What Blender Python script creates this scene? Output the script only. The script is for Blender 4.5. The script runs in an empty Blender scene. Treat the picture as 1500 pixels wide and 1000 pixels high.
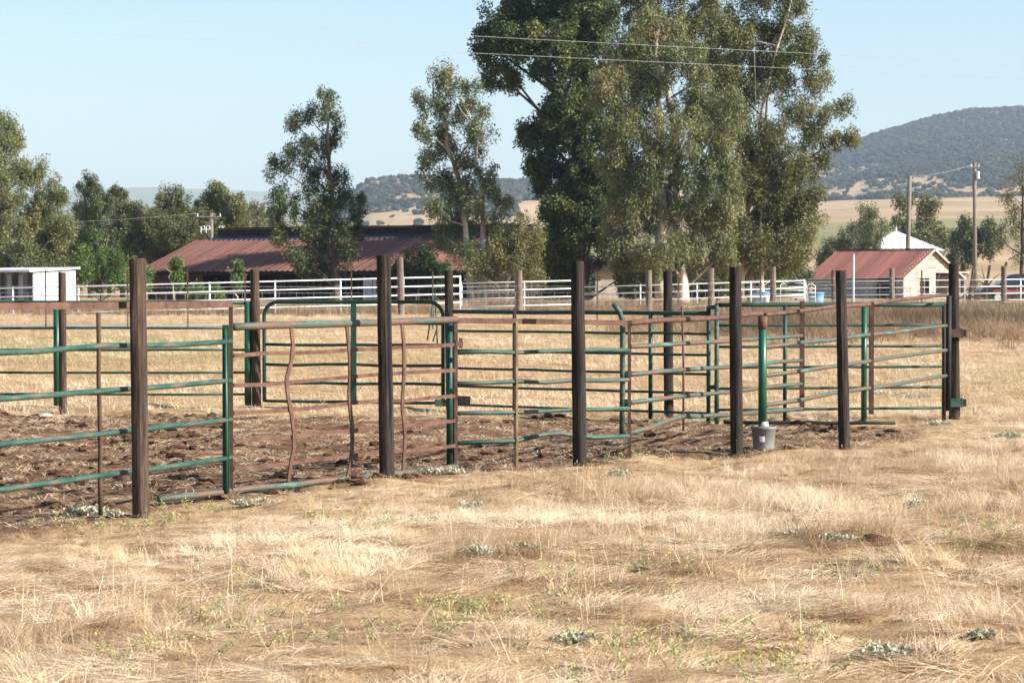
import bpy, math, random
import numpy as np
from mathutils import Vector, Matrix
R = math.radians
rng = np.random.default_rng(7)
random.seed(7)
S = bpy.context.scene
COL = S.collection
F = 3700.0            # focal length in photo pixels (1500 wide)
HZ = 421.0            # horizon row
CH = 1.62             # camera height

# ------------------------------------------------------------------ camera
cd = bpy.data.cameras.new('camera'); cam = bpy.data.objects.new('camera', cd); COL.objects.link(cam)
cd.sensor_width = 36; cd.lens = 36*F/1500; cd.clip_start = 0.5; cd.clip_end = 40000
cam.location = (0, 0, CH); cam.rotation_euler = (R(90)-math.atan((500-HZ)/F), 0, 0)
cd.dof.use_dof = True; cd.dof.focus_distance = 23; cd.dof.aperture_fstop = 11
S.camera = cam
# ------------------------------------------------------------------ light
SUN_EL = 30; TO_SUN_AZ = 112          # azimuth clockwise from +Y (view direction)
w = bpy.data.worlds.new('World'); S.world = w; w.use_nodes = True
nt = w.node_tree; bg = nt.nodes['Background']
sky = nt.nodes.new('ShaderNodeTexSky'); sky.sky_type = 'NISHITA'; sky.sun_disc = False
sky.sun_elevation = R(SUN_EL); sky.sun_rotation = R(TO_SUN_AZ); sky.altitude = 100
sky.air_density = 1.0; sky.dust_density = 0.9; sky.ozone_density = 2.0
nt.links.new(sky.outputs[0], bg.inputs[0]); bg.inputs[1].default_value = 0.083
sl = bpy.data.lights.new('sun', 'SUN'); sl.energy = 5.0; sl.angle = R(0.53); sl.color = (1, .93, .83)
sun = bpy.data.objects.new('sun', sl); COL.objects.link(sun)
ts = Vector((math.sin(R(TO_SUN_AZ))*math.cos(R(SUN_EL)), math.cos(R(TO_SUN_AZ))*math.cos(R(SUN_EL)), math.sin(R(SUN_EL))))
sun.rotation_euler = (-ts).to_track_quat('-Z', 'Y').to_euler(); sun.location = (60, -20, 60)
S.view_settings.view_transform = 'Standard'; S.view_settings.look = 'None'
S.view_settings.exposure = 1.2; S.view_settings.gamma = 1
S.render.engine = 'CYCLES'

# ------------------------------------------------------------------ helpers
def W(px, D, z=0.0): return np.array(((px-750)/F*D, D, z))
def PX(px, py, D): return np.array(((px-750)/F*D, D, CH-(py-HZ)/F*D))
def zpx(py, D): return CH-(py-HZ)/F*D

def vnoise(x, y, seed=0):
    """smooth value noise, vectorised, range 0..1"""
    x = np.asarray(x, float); y = np.asarray(y, float)
    xi = np.floor(x).astype(np.int64); yi = np.floor(y).astype(np.int64)
    fx = x-xi; fy = y-yi; fx = fx*fx*(3-2*fx); fy = fy*fy*(3-2*fy)
    def h(a, b):
        n = (a*374761393+b*668265263+seed*982451653) & 0x7fffffff
        n = ((n ^ (n >> 13))*1274126177) & 0x7fffffff
        return ((n ^ (n >> 16)) & 0xffff)/65535.0
    return (h(xi, yi)*(1-fx)+h(xi+1, yi)*fx)*(1-fy)+(h(xi, yi+1)*(1-fx)+h(xi+1, yi+1)*fx)*fy
def fbm(x, y, s, seed=0, o=3):
    v = 0; a = 1; t = 0
    for k in range(o):
        v = v+a*vnoise(np.asarray(x)/s, np.asarray(y)/s, seed+k*17); t += a; a *= .5; s *= .5
    return v/t

def sstep(a, b, x):
    t = np.clip((np.asarray(x, float)-a)/(b-a), 0, 1); return t*t*(3-2*t)

class MB:
    def __init__(s): s.v = []; s.f = []
    def add(s, v, f):
        o = len(s.v); s.v += [tuple(map(float, p)) for p in v]; s.f += [tuple(i+o for i in q) for q in f]; return s
    def box(s, c, d, rot=None):
        c = np.array(c, float); d = np.array(d, float)/2
        p = np.array([(x, y, z) for x in (-1, 1) for y in (-1, 1) for z in (-1, 1)])*d
        if rot is not None: p = p @ np.array(rot).T
        return s.add(p+c, [(0, 1, 3, 2), (4, 6, 7, 5), (0, 4, 5, 1), (2, 3, 7, 6), (0, 2, 6, 4), (1, 5, 7, 3)])
    def bar(s, a, b, wd, ht, up=(0, 0, 1)):
        """box from a to b, wd across, ht along up"""
        a = np.array(a, float); b = np.array(b, float); t = b-a; L = np.linalg.norm(t); t /= L
        up = np.array(up, float)
        if abs(t @ up) > .97: up = np.array((0, 1., 0))
        sd = np.cross(t, up); sd /= np.linalg.norm(sd); u = np.cross(sd, t)
        return s.box((a+b)/2, (L, wd, ht), np.array((t, sd, u)).T)
    def tube(s, pts, r, n=8, cap=True):
        pts = np.array(pts, float); m = len(pts)
        r = np.full(m, r) if np.isscalar(r) else np.array(r, float)
        tan = np.gradient(pts, axis=0); tan /= np.linalg.norm(tan, axis=1)[:, None]+1e-9
        ref = np.array((0, 0, 1.)) if abs(tan[0][2]) < .8 else np.array((1., 0, 0))
        vs = []
        for k in range(m):
            a = np.cross(tan[k], ref); a /= np.linalg.norm(a)+1e-9; b = np.cross(tan[k], a)
            for j in range(n):
                q = 2*math.pi*j/n; vs.append(pts[k]+r[k]*(math.cos(q)*a+math.sin(q)*b))
        fs = [(k*n+j, k*n+(j+1) % n, (k+1)*n+(j+1) % n, (k+1)*n+j) for k in range(m-1) for j in range(n)]
        if cap: fs += [tuple(range(n))[::-1], tuple((m-1)*n+j for j in range(n))]
        return s.add(vs, fs)
    def build(s, name, m, parent=None, smooth=False):
        me = bpy.data.meshes.new(name)
        off = np.array(parent_world(parent)) if parent else np.zeros(3)
        me.from_pydata([tuple(np.array(p)-off) for p in s.v], [], s.f)
        me.materials.append(m); me.update()
        if smooth:
            for p in me.polygons: p.use_smooth = True
        o = bpy.data.objects.new(name, me); COL.objects.link(o)
        if parent: o.parent = parent
        return o
def parent_world(p):
    v = Vector((0, 0, 0))
    while p: v += p.location; p = p.parent
    return v
def tag(o, label=None, cat=None, group=None, kind=None):
    if label: o['label'] = label
    if cat: o['category'] = cat
    if group: o['group'] = group
    if kind: o['kind'] = kind
    return o
def thing(name, loc, label, cat, group=None):
    o = bpy.data.objects.new(name, None); COL.objects.link(o); o.location = tuple(map(float, loc)); o.empty_display_size = .2
    return tag(o, label, cat, group)
def mesh_np(name, v, f, m, parent=None, attrs=None, smooth=False):
    """v (N,3), f (M,k) constant k"""
    me = bpy.data.meshes.new(name); v = np.asarray(v, np.float32); f = np.asarray(f, np.int32); k = f.shape[1]
    if parent: v = v-np.array(parent_world(parent), np.float32)
    me.vertices.add(len(v)); me.vertices.foreach_set('co', v.ravel())
    me.loops.add(f.size); me.loops.foreach_set('vertex_index', f.ravel())
    me.polygons.add(len(f)); me.polygons.foreach_set('loop_start', np.arange(0, f.size, k, dtype=np.int32))
    try: me.polygons.foreach_set('loop_total', np.full(len(f), k, np.int32))
    except Exception: pass
    me.update(calc_edges=True)
    for nm, (dom, arr) in (attrs or {}).items():
        at = me.attributes.new(nm, 'FLOAT', dom); at.data.foreach_set('value', np.asarray(arr, np.float32))
    if smooth: me.polygons.foreach_set('use_smooth', np.ones(len(f), bool))
    me.materials.append(m)
    o = bpy.data.objects.new(name, me); COL.objects.link(o)
    if parent: o.parent = parent
    return o

# ------------------------------------------------------------------ materials
class N:
    def __init__(s, name):
        s.m = bpy.data.materials.new(name); s.m.use_nodes = True; s.t = s.m.node_tree
        s.b = s.t.nodes['Principled BSDF']; s.out = s.t.nodes['Material Output']
    def n(s, ty, **kw):
        nd = s.t.nodes.new(ty)
        for k, v in kw.items(): setattr(nd, k, v)
        return nd
    def l(s, a, b): s.t.links.new(a, b)
    def coord(s, kind='Object', scale=(1, 1, 1)):
        tc = s.n('ShaderNodeTexCoord'); mp = s.n('ShaderNodeMapping'); mp.inputs['Scale'].default_value = scale
        s.l(tc.outputs[kind], mp.inputs[0]); return mp.outputs[0]
    def noise(s, vec, sc, det=4, rough=.6):
        nd = s.n('ShaderNodeTexNoise'); nd.inputs['Scale'].default_value = sc; nd.inputs['Detail'].default_value = det
        nd.inputs['Roughness'].default_value = rough; s.l(vec, nd.inputs['Vector']); return nd.outputs['Fac']
    def ramp(s, fac, stops):
        nd = s.n('ShaderNodeValToRGB'); e = nd.color_ramp.elements
        while len(e) < len(stops): e.new(.5)
        for k, (p, c) in enumerate(stops): e[k].position = p; e[k].color = (*c, 1)
        s.l(fac, nd.inputs[0]); return nd.outputs[0]
    def mix(s, fac, a, b, mode='MIX'):
        nd = s.n('ShaderNodeMix', data_type='RGBA', blend_type=mode)
        for sock, v in ((nd.inputs[0], fac), (nd.inputs[6], a), (nd.inputs[7], b)):
            if hasattr(v, 'links'): s.l(v, sock)
            elif isinstance(v, tuple): sock.default_value = (*v, 1)
            else: sock.default_value = v
        return nd.outputs[2]
    def attr(s, name, ty='GEOMETRY'):
        nd = s.n('ShaderNodeAttribute', attribute_name=name, attribute_type=ty); return nd.outputs['Fac']
    def bump(s, h, st, dist=.02):
        nd = s.n('ShaderNodeBump'); nd.inputs['Strength'].default_value = st; nd.inputs['Distance'].default_value = dist
        s.l(h, nd.inputs['Height']); s.l(nd.outputs[0], s.b.inputs['Normal'])
    def fin(s, col, rough=.8, metal=0, spec=.3):
        if hasattr(col, 'links'): s.l(col, s.b.inputs['Base Color'])
        else: s.b.inputs['Base Color'].default_value = (*col, 1)
        s.b.inputs['Roughness'].default_value = rough; s.b.inputs['Metallic'].default_value = metal
        s.b.inputs['Specular IOR Level'].default_value = spec
        return s.m
def two_tone(name, a, b, lo=.45, hi=.6, sc=6, scale=(1, 1, 1), rough=.7, spec=.3, bump=.2, third=None):
    n = N(name); v = n.coord('Object', scale); f = n.noise(v, sc, 6, .65)
    st = [(lo, a), (hi, b)]
    if third: st.append((min(.99, hi+.12), third))
    c = n.ramp(f, st); v2 = n.coord('Object'); c = n.mix(.35, c, n.ramp(n.noise(v2, sc*9, 3), [(.3, (.55,)*3), (.7, (1.25,)*3)]), 'MULTIPLY')
    n.bump(n.noise(v2, sc*6, 4), bump, .01)
    return n.fin(c, rough, 0, spec)
def wood(name, dark, mid, light, spread=0.0):
    n = N(name); v = n.coord('Object', (1, 1, .07)); g = n.noise(v, 38, 6, .7); b = n.noise(n.coord('Object', (1, 1, .3)), 5, 3)
    c = n.ramp(g, [(.3, dark), (.52, mid), (.75, light)])
    c = n.mix(.6, c, n.ramp(b, [(.3, (.5, .5, .5)), (.7, (1.3, 1.25, 1.2))]), 'MULTIPLY')
    n.bump(g, .9, .012); return n.fin(c, .85, 0, .25)
M = {}
M['post_brown'] = wood('post_brown', (.018, .012, .009), (.068, .045, .032), (.15, .105, .075))
M['post_black'] = wood('post_black', (.008, .007, .006), (.03, .024, .02), (.085, .068, .055))
M['post_grey'] = wood('post_grey', (.05, .038, .03), (.19, .15, .12), (.34, .28, .23))
M['pole_wood'] = wood('pole_wood', (.06, .05, .04), (.2, .17, .14), (.33, .29, .25))
M['green_worn'] = two_tone('green_worn', (.016, .062, .045), (.042, .098, .075), .38, .53, 3, (1.3, 1.3, 9), .6, .35, .15, (.16, .105, .078))
M['green_rust'] = two_tone('green_rust', (.15, .083, .058), (.036, .088, .067), .44, .54, 3, (.7, .7, 12), .6, .35, .15, (.13, .19, .16))
M['green_bright'] = two_tone('green_bright', (.006, .06, .03), (.011, .10, .05), .3, .7, 4, (1, 1, 1), .4, .5, .05)
M['green_dark'] = two_tone('green_dark', (.006, .03, .02), (.012, .06, .04), .35, .65, 5, (1, 1, 1), .5, .4, .1, (.03, .025, .02))
M['rust_bar'] = two_tone('rust_bar', (.075, .038, .026), (.155, .085, .06), .35, .65, 7, (1, 1, 1), .75, .25, .2)
M['rust_dark'] = two_tone('rust_dark', (.05, .03, .022), (.11, .065, .045), .35, .65, 7, (1, 1, 1), .8, .2, .2)
M['white_pipe'] = two_tone('white_pipe', (.8, .8, .8), (.7, .7, .69), .4, .8, 2, (1, 1, 1), .4, .4, .05)
M['galv'] = two_tone('galv', (.42, .45, .48), (.6, .62, .64), .35, .65, 8, (1, 1, 1), .45, .5, .1)
M['black_iron'] = two_tone('black_iron', (.012, .011, .01), (.03, .026, .022), .35, .65, 8, (1, 1, 1), .7, .3, .1)
M['tpost'] = two_tone('tpost', (.05, .032, .025), (.10, .065, .05), .35, .65, 8, (1, 1, 1), .8, .2, .1)
M['wire'] = two_tone('wire', (.45, .45, .44), (.6, .6, .58), .35, .65, 8, (1, 1, 1), .5, .4, .0)
M['pot_grey'] = two_tone('pot_grey', (.15, .152, .155), (.22, .222, .225), .35, .65, 6, (1, 1, 1), .6, .3, .1)
M['sticker'] = two_tone('sticker', (.7, .7, .72), (.8, .8, .8), .35, .65, 6)
M['concrete'] = two_tone('concrete', (.30, .30, .28), (.44, .44, .41), .35, .65, 20)
M['blue_tub'] = two_tone('blue_tub', (.16, .36, .62), (.24, .45, .70), .35, .65, 6, (1, 1, 1), .5, .4)
M['rock'] = two_tone('rock', (.28, .25, .23), (.45, .42, .39), .35, .65, 9, (1, 1, 1), .9, .2, .6)
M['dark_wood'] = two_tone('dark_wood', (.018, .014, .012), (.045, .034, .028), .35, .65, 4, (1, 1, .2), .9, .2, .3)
M['shed_white'] = two_tone('shed_white', (.66, .69, .73), (.76, .78, .80), .35, .65, 3, (1, 1, .2), .5, .4, .05)
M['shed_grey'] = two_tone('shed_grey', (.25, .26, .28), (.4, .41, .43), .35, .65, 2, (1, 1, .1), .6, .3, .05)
M['blue_metal'] = two_tone('blue_metal', (.035, .042, .065), (.06, .07, .10), .35, .65, 3, (1, 1, 1), .5, .4, .05)
M['door_pale'] = two_tone('door_pale', (.38, .42, .50), (.5, .53, .6), .35, .65, 4)
M['white_roof'] = two_tone('white_roof', (.72, .72, .72), (.8, .8, .8), .35, .65, 2)
M['bark_pale'] = two_tone('bark_pale', (.22, .17, .13), (.55, .49, .42), .4, .6, 2.2, (1, 1, .35), .9, .2, .4)
M['bark_dark'] = two_tone('bark_dark', (.05, .04, .03), (.13, .10, .08), .4, .6, 3, (1, 1, .3), .9, .2, .4)
M['car_paint'] = two_tone('car_paint', (.02, .012, .014), (.035, .018, .02), .35, .65, 2, (1, 1, 1), .2, .6, 0)
M['car_red'] = two_tone('car_red', (.22, .03, .025), (.28, .05, .04), .35, .65, 2, (1, 1, 1), .3, .6, 0)
M['glass_dark'] = two_tone('glass_dark', (.02, .025, .03), (.03, .035, .04), .35, .65, 2, (1, 1, 1), .06, .7, 0)
M['tyre'] = two_tone('tyre', (.012, .012, .012), (.02, .02, .02), .35, .65, 9)
M['chrome'] = two_tone('chrome', (.5, .5, .5), (.6, .6, .6), .35, .65, 3, (1, 1, 1), .25, .6, 0)
def rust_roof(name, a, b, pale):
    n = N(name); v = n.coord('Object', (1, .12, 1)); f = n.noise(v, 2.2, 6, .7); oi = n.n('ShaderNodeObjectInfo')
    c = n.ramp(f, [(.3, a), (.6, b), (.78, pale)])
    c = n.mix(.8, c, n.ramp(oi.outputs['Random'], [(0, (.72, .70, .70)), (.55, (1, 1, 1)), (.9, (1.2, 1.2, 1.2)), (1, (1.7, 1.75, 1.8))]), 'MULTIPLY')
    return n.fin(c, .75, 0, .3)
M['rust_roof'] = rust_roof('rust_roof', (.095, .04, .029), (.16, .075, .057), (.29, .195, .165))
M['rust_roof_deep'] = rust_roof('rust_roof_deep', (.17, .062, .048), (.27, .115, .09), (.38, .2, .17))
def siding(name):
    n = N(name); v = n.coord('Object', (.3, .3, 2.5)); f = n.noise(v, 3, 6, .75); oi = n.n('ShaderNodeObjectInfo')
    c = n.ramp(f, [(.34, (.20, .14, .10)), (.47, (.44, .385, .32)), (.62, (.57, .52, .44))])
    c = n.mix(.6, c, n.ramp(oi.outputs['Random'], [(0, (.8, .77, .72)), (1, (1.05, 1.05, 1.05))]), 'MULTIPLY')
    return n.fin(c, .85, 0, .2)
M['siding'] = siding('siding')
def leafmat(name, stops, trans=.3):
    n = N(name); c = n.ramp(n.attr('tint'), stops); n.fin(c, .5, 0, .35)
    tr = n.n('ShaderNodeBsdfTranslucent'); n.l(c, tr.inputs['Color']); mx = n.n('ShaderNodeMixShader'); mx.inputs[0].default_value = trans
    n.l(n.b.outputs[0], mx.inputs[1]); n.l(tr.outputs[0], mx.inputs[2]); n.l(mx.outputs[0], n.out.inputs[0]); return n.m
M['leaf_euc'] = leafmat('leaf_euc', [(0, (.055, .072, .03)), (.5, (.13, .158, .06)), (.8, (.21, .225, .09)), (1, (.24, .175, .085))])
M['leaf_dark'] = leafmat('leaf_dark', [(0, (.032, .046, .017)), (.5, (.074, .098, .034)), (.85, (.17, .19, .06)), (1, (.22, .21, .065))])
M['leaf_olive'] = leafmat('leaf_olive', [(0, (.065, .075, .026)), (.5, (.155, .165, .055)), (.85, (.24, .225, .085)), (1, (.29, .2, .09))])
M['leaf_bright'] = leafmat('leaf_bright', [(0, (.06, .10, .025)), (.5, (.12, .19, .05)), (1, (.22, .27, .08))], .4)
M['leaf_brown'] = leafmat('leaf_brown', [(0, (.07, .08, .035)), (.5, (.15, .152, .068)), (.8, (.21, .20, .09)), (1, (.25, .155, .085))])
M['leaf_hedge'] = leafmat('leaf_hedge', [(0, (.015, .035, .01)), (.5, (.03, .065, .018)), (1, (.06, .10, .03))])

# ------------------------------------------------------------------ ground
dirt_poly = np.array([(-9, 14.0), (-4.35, 14.0), (-3.2, 16.9), (-2.45, 18.6), (-1.9, 19.9), (-.7, 21.9), (.6, 22.6), (1.6, 23.9), (2.6, 24.7), (3.6, 26.0), (4.5, 27.9), (4.7, 29.4), (3.4, 30.3), (2, 30.6), (-.8, 31.6), (-6, 32.6), (-11, 33.2), (-11, 14)])
def sd_poly(x, y, poly):
    x = np.asarray(x, float); y = np.asarray(y, float); d = np.full(x.shape, 1e9); ins = np.zeros(x.shape, bool)
    n = len(poly)
    for i in range(n):
        a = poly[i]; b = poly[(i+1) % n]; e = b-a; wx = x-a[0]; wy = y-a[1]
        t = np.clip((wx*e[0]+wy*e[1])/(e@e), 0, 1); d = np.minimum(d, np.hypot(wx-t*e[0], wy-t*e[1]))
        c = ((a[1] <= y) & (b[1] > y)) | ((b[1] <= y) & (a[1] > y))
        with np.errstate(divide='ignore', invalid='ignore'):
            xi = a[0]+(y-a[1])*e[0]/(e[1] if e[1] != 0 else 1e-9)
        ins ^= c & (x < xi)
    return np.where(ins, -d, d)
def dirt_mask(x, y):
    d = sd_poly(x, y, dirt_poly)+(fbm(x, y, .9, 3)-.5)*1.1
    return 1-sstep(-.25, .3, d)
def gbase(x, y):
    x = np.asarray(x, float); y = np.asarray(y, float)
    return np.interp(y, [38, 48, 103, 140, 260, 320], [0, .05, .54, .68, .7, 1.0])
def gz(x, y):
    x = np.asarray(x, float); y = np.asarray(y, float)
    near = 1-sstep(60, 120, np.hypot(x, y))
    b = (fbm(x, y, 2.2, 11)-.5)*.10+(fbm(x, y, .55, 12)-.5)*.15
    dm = 1-sstep(-.3, .3, sd_poly(x, y, dirt_poly))
    b = b*(1-dm*.5)+dm*((fbm(x, y, .35, 13, 3)-.5)*.08-.02)
    weedbank = .28*sstep(3, 9, x-(y-74)*.1)*np.exp(-((y-80)/9.0)**2)
    return gbase(x, y)+b*near+weedbank
def axis(segs):
    out = [segs[0][0]]
    for a, b, st in segs:
        n = max(1, int(round((b-a)/st))); out += list(a+(b-a)*np.arange(1, n+1)/n)
    return np.array(out)
xs = axis([(-320, -100, 20), (-100, -30, 4), (-30, -8, .8), (-8, 8.5, .07), (8.5, 30, .8), (30, 100, 4), (100, 320, 20)])
ys = axis([(-120, -10, 10), (-10, 6, 1), (6, 36, .07), (36, 60, .4), (60, 120, 1.2), (120, 320, 6)])
gx, gy = np.meshgrid(xs, ys); gx = gx.ravel(); gy = gy.ravel()
nx = len(xs); ny = len(ys); i = (np.arange(ny-1)[:, None]*nx+np.arange(nx-1)[None]).ravel()
gf = np.stack([i, i+1, i+nx+1, i+nx], 1)
def ground_mat():
    n = N('dry_ground'); v = n.coord('Object'); d = n.attr('dirt'); g = n.attr('green')
    s1 = n.noise(n.coord('Object', (1, 2.2, 1)), 1.6, 6, .65); s2 = n.noise(v, 45, 4, .7)
    straw = n.ramp(s1, [(.3, (.23, .145, .08)), (.5, (.45, .31, .175)), (.7, (.62, .47, .29))])
    straw = n.mix(.7, straw, n.ramp(s2, [(.3, (.45, .42, .38)), (.65, (1.2, 1.18, 1.12))]), 'MULTIPLY')
    straw = n.mix(g, straw, (.24, .23, .085))
    e1 = n.noise(v, 5, 8, .72); e2 = n.noise(v, 60, 3, .7)
    soil = n.ramp(e1, [(.33, (.06, .033, .02)), (.5, (.175, .102, .06)), (.66, (.34, .22, .135))])
    soil = n.mix(.75, soil, n.ramp(e2, [(.35, (.5, .48, .46)), (.62, (1.15, 1.12, 1.1)), (.72, (2.0, 1.9, 1.7))]), 'MULTIPLY')
    c = n.mix(d, straw, soil)
    n.bump(n.noise(v, 30, 6, .75), .8, .04); return n.fin(c, .95, 0, .1)
M['ground'] = ground_mat()
dm = dirt_mask(gx, gy)
grn = sstep(.5, .68, fbm(gx, gy, 11, 21))*.7*sstep(36, 50, gy)*(1-sstep(140, 200, gy))
ground = mesh_np('ground', np.stack([gx, gy, gz(gx, gy)], 1), gf, M['ground'], attrs={'dirt': ('POINT', dm), 'green': ('POINT', grn)}, smooth=True)
tag(ground, 'dry straw coloured pasture with bare brown corral dirt', None, None, 'structure')
# gravel lane
lx = np.linspace(-60, -6.5, 60); lv = []; lf = []
for k, x in enumerate(lx):
    y0 = 82-.05*(x+30); ww = 3.4*min(1, (-6.4-x)/6)
    for q in range(5):
        y = y0-ww/2+ww*q/4; lv.append((x, y, float(gz(x, y))+.03))
for k in range(59):
    for q in range(4): lf.append((k*5+q, k*5+5+q, k*5+6+q, k*5+1+q))
M['gravel'] = two_tone('gravel', (.24, .22, .2), (.34, .31, .28), .35, .65, 3, (1, 1, 1), .95, .1, .5)
tag(mesh_np('gravel_lane', lv, lf, M['gravel'], smooth=True), 'grey gravel lane crossing the dry pasture', None, None, 'structure')

# ------------------------------------------------------------------ hills (polar sheet)
ring = [300, 650, 1000, 1800, 2100, 2650, 3200, 3650, 5000, 7000, 9000, 10500]
ctl = np.array([-300, 100, 300, 450, 540, 600, 700, 1000, 1190, 1250, 1290, 1350, 1420, 1500, 1900])
prof = {  # image row of the surface at each control column
    650: [412, 412, 410, 408, 402, 400, 392, 372, 362, 360, 358, 356, 354, 352, 350],
    1000: [400, 398, 394, 388, 380, 378, 370, 346, 336, 334, 333, 332, 331, 330, 330],
    1800: [385, 380, 372, 352, 334, 332, 330, 312, 302, 300, 299, 298, 297, 296, 296],
    2100: [380, 374, 366, 350, 312, 310, 308, 306, 300, 297, 295, 293, 291, 290, 290],
    2650: [374, 366, 358, 345, 272, 266, 272, 285, 272, 262, 255, 248, 240, 235, 232],
    3200: [370, 358, 348, 335, 282, 280, 280, 275, 246, 232, 220, 211, 201, 197, 190],
    3650: [366, 352, 342, 330, 290, 288, 282, 265, 236, 213, 200, 189, 177, 173, 162],
    5000: [365, 350, 340, 330, 320, 320, 320, 320, 300, 290, 280, 270, 260, 260, 260],
    7000: [350, 325, 318, 315, 315, 315, 315, 315, 310, 300, 300, 300, 300, 300, 300],
    9000: [300, 284, 278, 268, 272, 280, 285, 290, 290, 290, 290, 290, 290, 290, 290],
    10500: [320, 310, 305, 300, 300, 305, 305, 310, 310, 310, 310, 310, 310, 310, 310]}
def hz(x, y):
    x = np.asarray(x, float); y = np.asarray(y, float); r = np.hypot(x, y); th = np.arctan2(x, y)
    px = 750+F*np.tan(np.clip(th, -.6, .6)); px = np.clip(px, -300, 1900)
    zs = [np.full(x.shape, .6)]
    for d in ring[1:]:
        zs.append(CH-(np.interp(px, ctl, prof[d])-HZ)/F*d)
    zs = np.array(zs); out = np.zeros(x.shape)
    rr = np.clip(r, 300, 10500)
    for k in range(len(ring)-1):
        m = (rr >= ring[k]) & (rr <= ring[k+1]); t = (rr-ring[k])/(ring[k+1]-ring[k]); t = t*t*(3-2*t) if ring[k] > 2000 else t
        out = np.where(m, zs[k]*(1-t)+zs[k+1]*t, out)
    back = sstep(.5, 1.1, np.abs(th)); low = .6+sstep(600, 4000, r)*60*fbm(x, y, 1500, 5)
    out = out*(1-back)+low*back
    amp = sstep(500, 2600, r)
    return out+amp*((fbm(x, y, 420, 31)-.5)*26+(fbm(x, y, 120, 32)-.5)*10)+sstep(5500, 8000, r)*(fbm(x, y, 1300, 33, 4)-.5)*190
tha = np.concatenate([np.linspace(-math.pi, -.32, 60, endpoint=False), np.linspace(-.32, .32, 260), np.linspace(.32, math.pi, 60)[1:]])
ra = np.concatenate([np.linspace(285, 1000, 30, endpoint=False), np.linspace(1000, 4000, 150, endpoint=False), np.linspace(4000, 10500, 50)])
tt, rr_ = np.meshgrid(tha, ra); hx = (rr_*np.sin(tt)).ravel(); hy = (rr_*np.cos(tt)).ravel()
hzz = hz(hx, hy)-.5*(rr_.ravel() < 330)
nx = len(tha); ny = len(ra); i = (np.arange(ny-1)[:, None]*nx+np.arange(nx-1)[None]).ravel()
hf = np.stack([i, i+1, i+nx+1, i+nx], 1)
def hill_mat():
    n = N('hill_grass'); v = n.coord('Object'); a = n.noise(v, .006, 6, .6); b = n.noise(v, .05, 5, .7)
    c = n.ramp(a, [(.35, (.33, .23, .13)), (.5, (.43, .31, .18)), (.65, (.5, .37, .22))])
    c = n.mix(.5, c, n.ramp(b, [(.35, (.6, .55, .5)), (.65, (1.1, 1.1, 1.1))]), 'MULTIPLY')
    c = n.mix(n.attr('green'), c, (.17, .19, .075))
    return n.fin(c, .95, 0, .05)
rflat = rr_.ravel()
hgreen = sstep(500, 650, rflat)*(1-sstep(1000, 1250, rflat))*.75+sstep(4200, 5200, rflat)*.9
tag(mesh_np('hills', np.stack([hx, hy, hzz], 1), hf, hill_mat(), attrs={'green': ('POINT', hgreen)}, smooth=True), 'golden hills dotted with oaks rising beyond the farm', None, None, 'structure')

# ------------------------------------------------------------------ scatter by geometry nodes
def src_col(name, meshes, m):
    c = bpy.data.collections.new(name)
    for k, (v, f) in enumerate(meshes):
        me = bpy.data.meshes.new('%s_%02d' % (name, k)); me.from_pydata([tuple(p) for p in v], [], [tuple(q) for q in f]); me.materials.append(m); me.update()
        o = bpy.data.objects.new('%s_%02d' % (name, k), me); c.objects.link(o)
    return c
def scatter(name, pts, rot, scl, idx, tint, coll, m, label, tilt=None):
    n = len(pts); me = bpy.data.meshes.new(name); me.vertices.add(n); me.vertices.foreach_set('co', np.asarray(pts, np.float32).ravel())
    eul = np.zeros((n, 3), np.float32); eul[:, 2] = rot
    if tilt is not None: eul[:, :2] = tilt
    a = me.attributes.new('eul', 'FLOAT_VECTOR', 'POINT'); a.data.foreach_set('vector', eul.ravel())
    s3 = np.asarray(scl, np.float32); s3 = np.repeat(s3[:, None], 3, 1) if s3.ndim == 1 else s3
    a = me.attributes.new('scl', 'FLOAT_VECTOR', 'POINT'); a.data.foreach_set('vector', s3.ravel())
    a = me.attributes.new('idx', 'INT', 'POINT'); a.data.foreach_set('value', np.asarray(idx, np.int32))
    a = me.attributes.new('tint', 'FLOAT', 'POINT'); a.data.foreach_set('value', np.asarray(tint, np.float32))
    me.materials.append(m)
    o = bpy.data.objects.new(name, me); COL.objects.link(o)
    g = bpy.data.node_groups.new(name+'_nodes', 'GeometryNodeTree')
    g.interface.new_socket('Geometry', in_out='INPUT', socket_type='NodeSocketGeometry'); g.interface.new_socket('Geometry', in_out='OUTPUT', socket_type='NodeSocketGeometry')
    gi = g.nodes.new('NodeGroupInput'); go = g.nodes.new('NodeGroupOutput'); ip = g.nodes.new('GeometryNodeInstanceOnPoints')
    ci = g.nodes.new('GeometryNodeCollectionInfo'); ci.inputs['Collection'].default_value = coll
    ci.inputs['Separate Children'].default_value = True; ci.inputs['Reset Children'].default_value = True
    def na(nm, ty):
        q = g.nodes.new('GeometryNodeInputNamedAttribute'); q.data_type = ty; q.inputs['Name'].default_value = nm; return q.outputs['Attribute']
    er = g.nodes.new('FunctionNodeEulerToRotation')
    L = g.links.new
    L(gi.outputs[0], ip.inputs['Points']); L(ci.outputs[0], ip.inputs['Instance']); ip.inputs['Pick Instance'].default_value = True
    L(na('idx', 'INT'), ip.inputs['Instance Index']); L(na('eul', 'FLOAT_VECTOR'), er.inputs[0]); L(er.outputs[0], ip.inputs['Rotation'])
    L(na('scl', 'FLOAT_VECTOR'), ip.inputs['Scale']); L(ip.outputs[0], go.inputs[0])
    md = o.modifiers.new('scatter', 'NODES'); md.node_group = g
    return tag(o, label, None, None, 'stuff')
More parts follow.
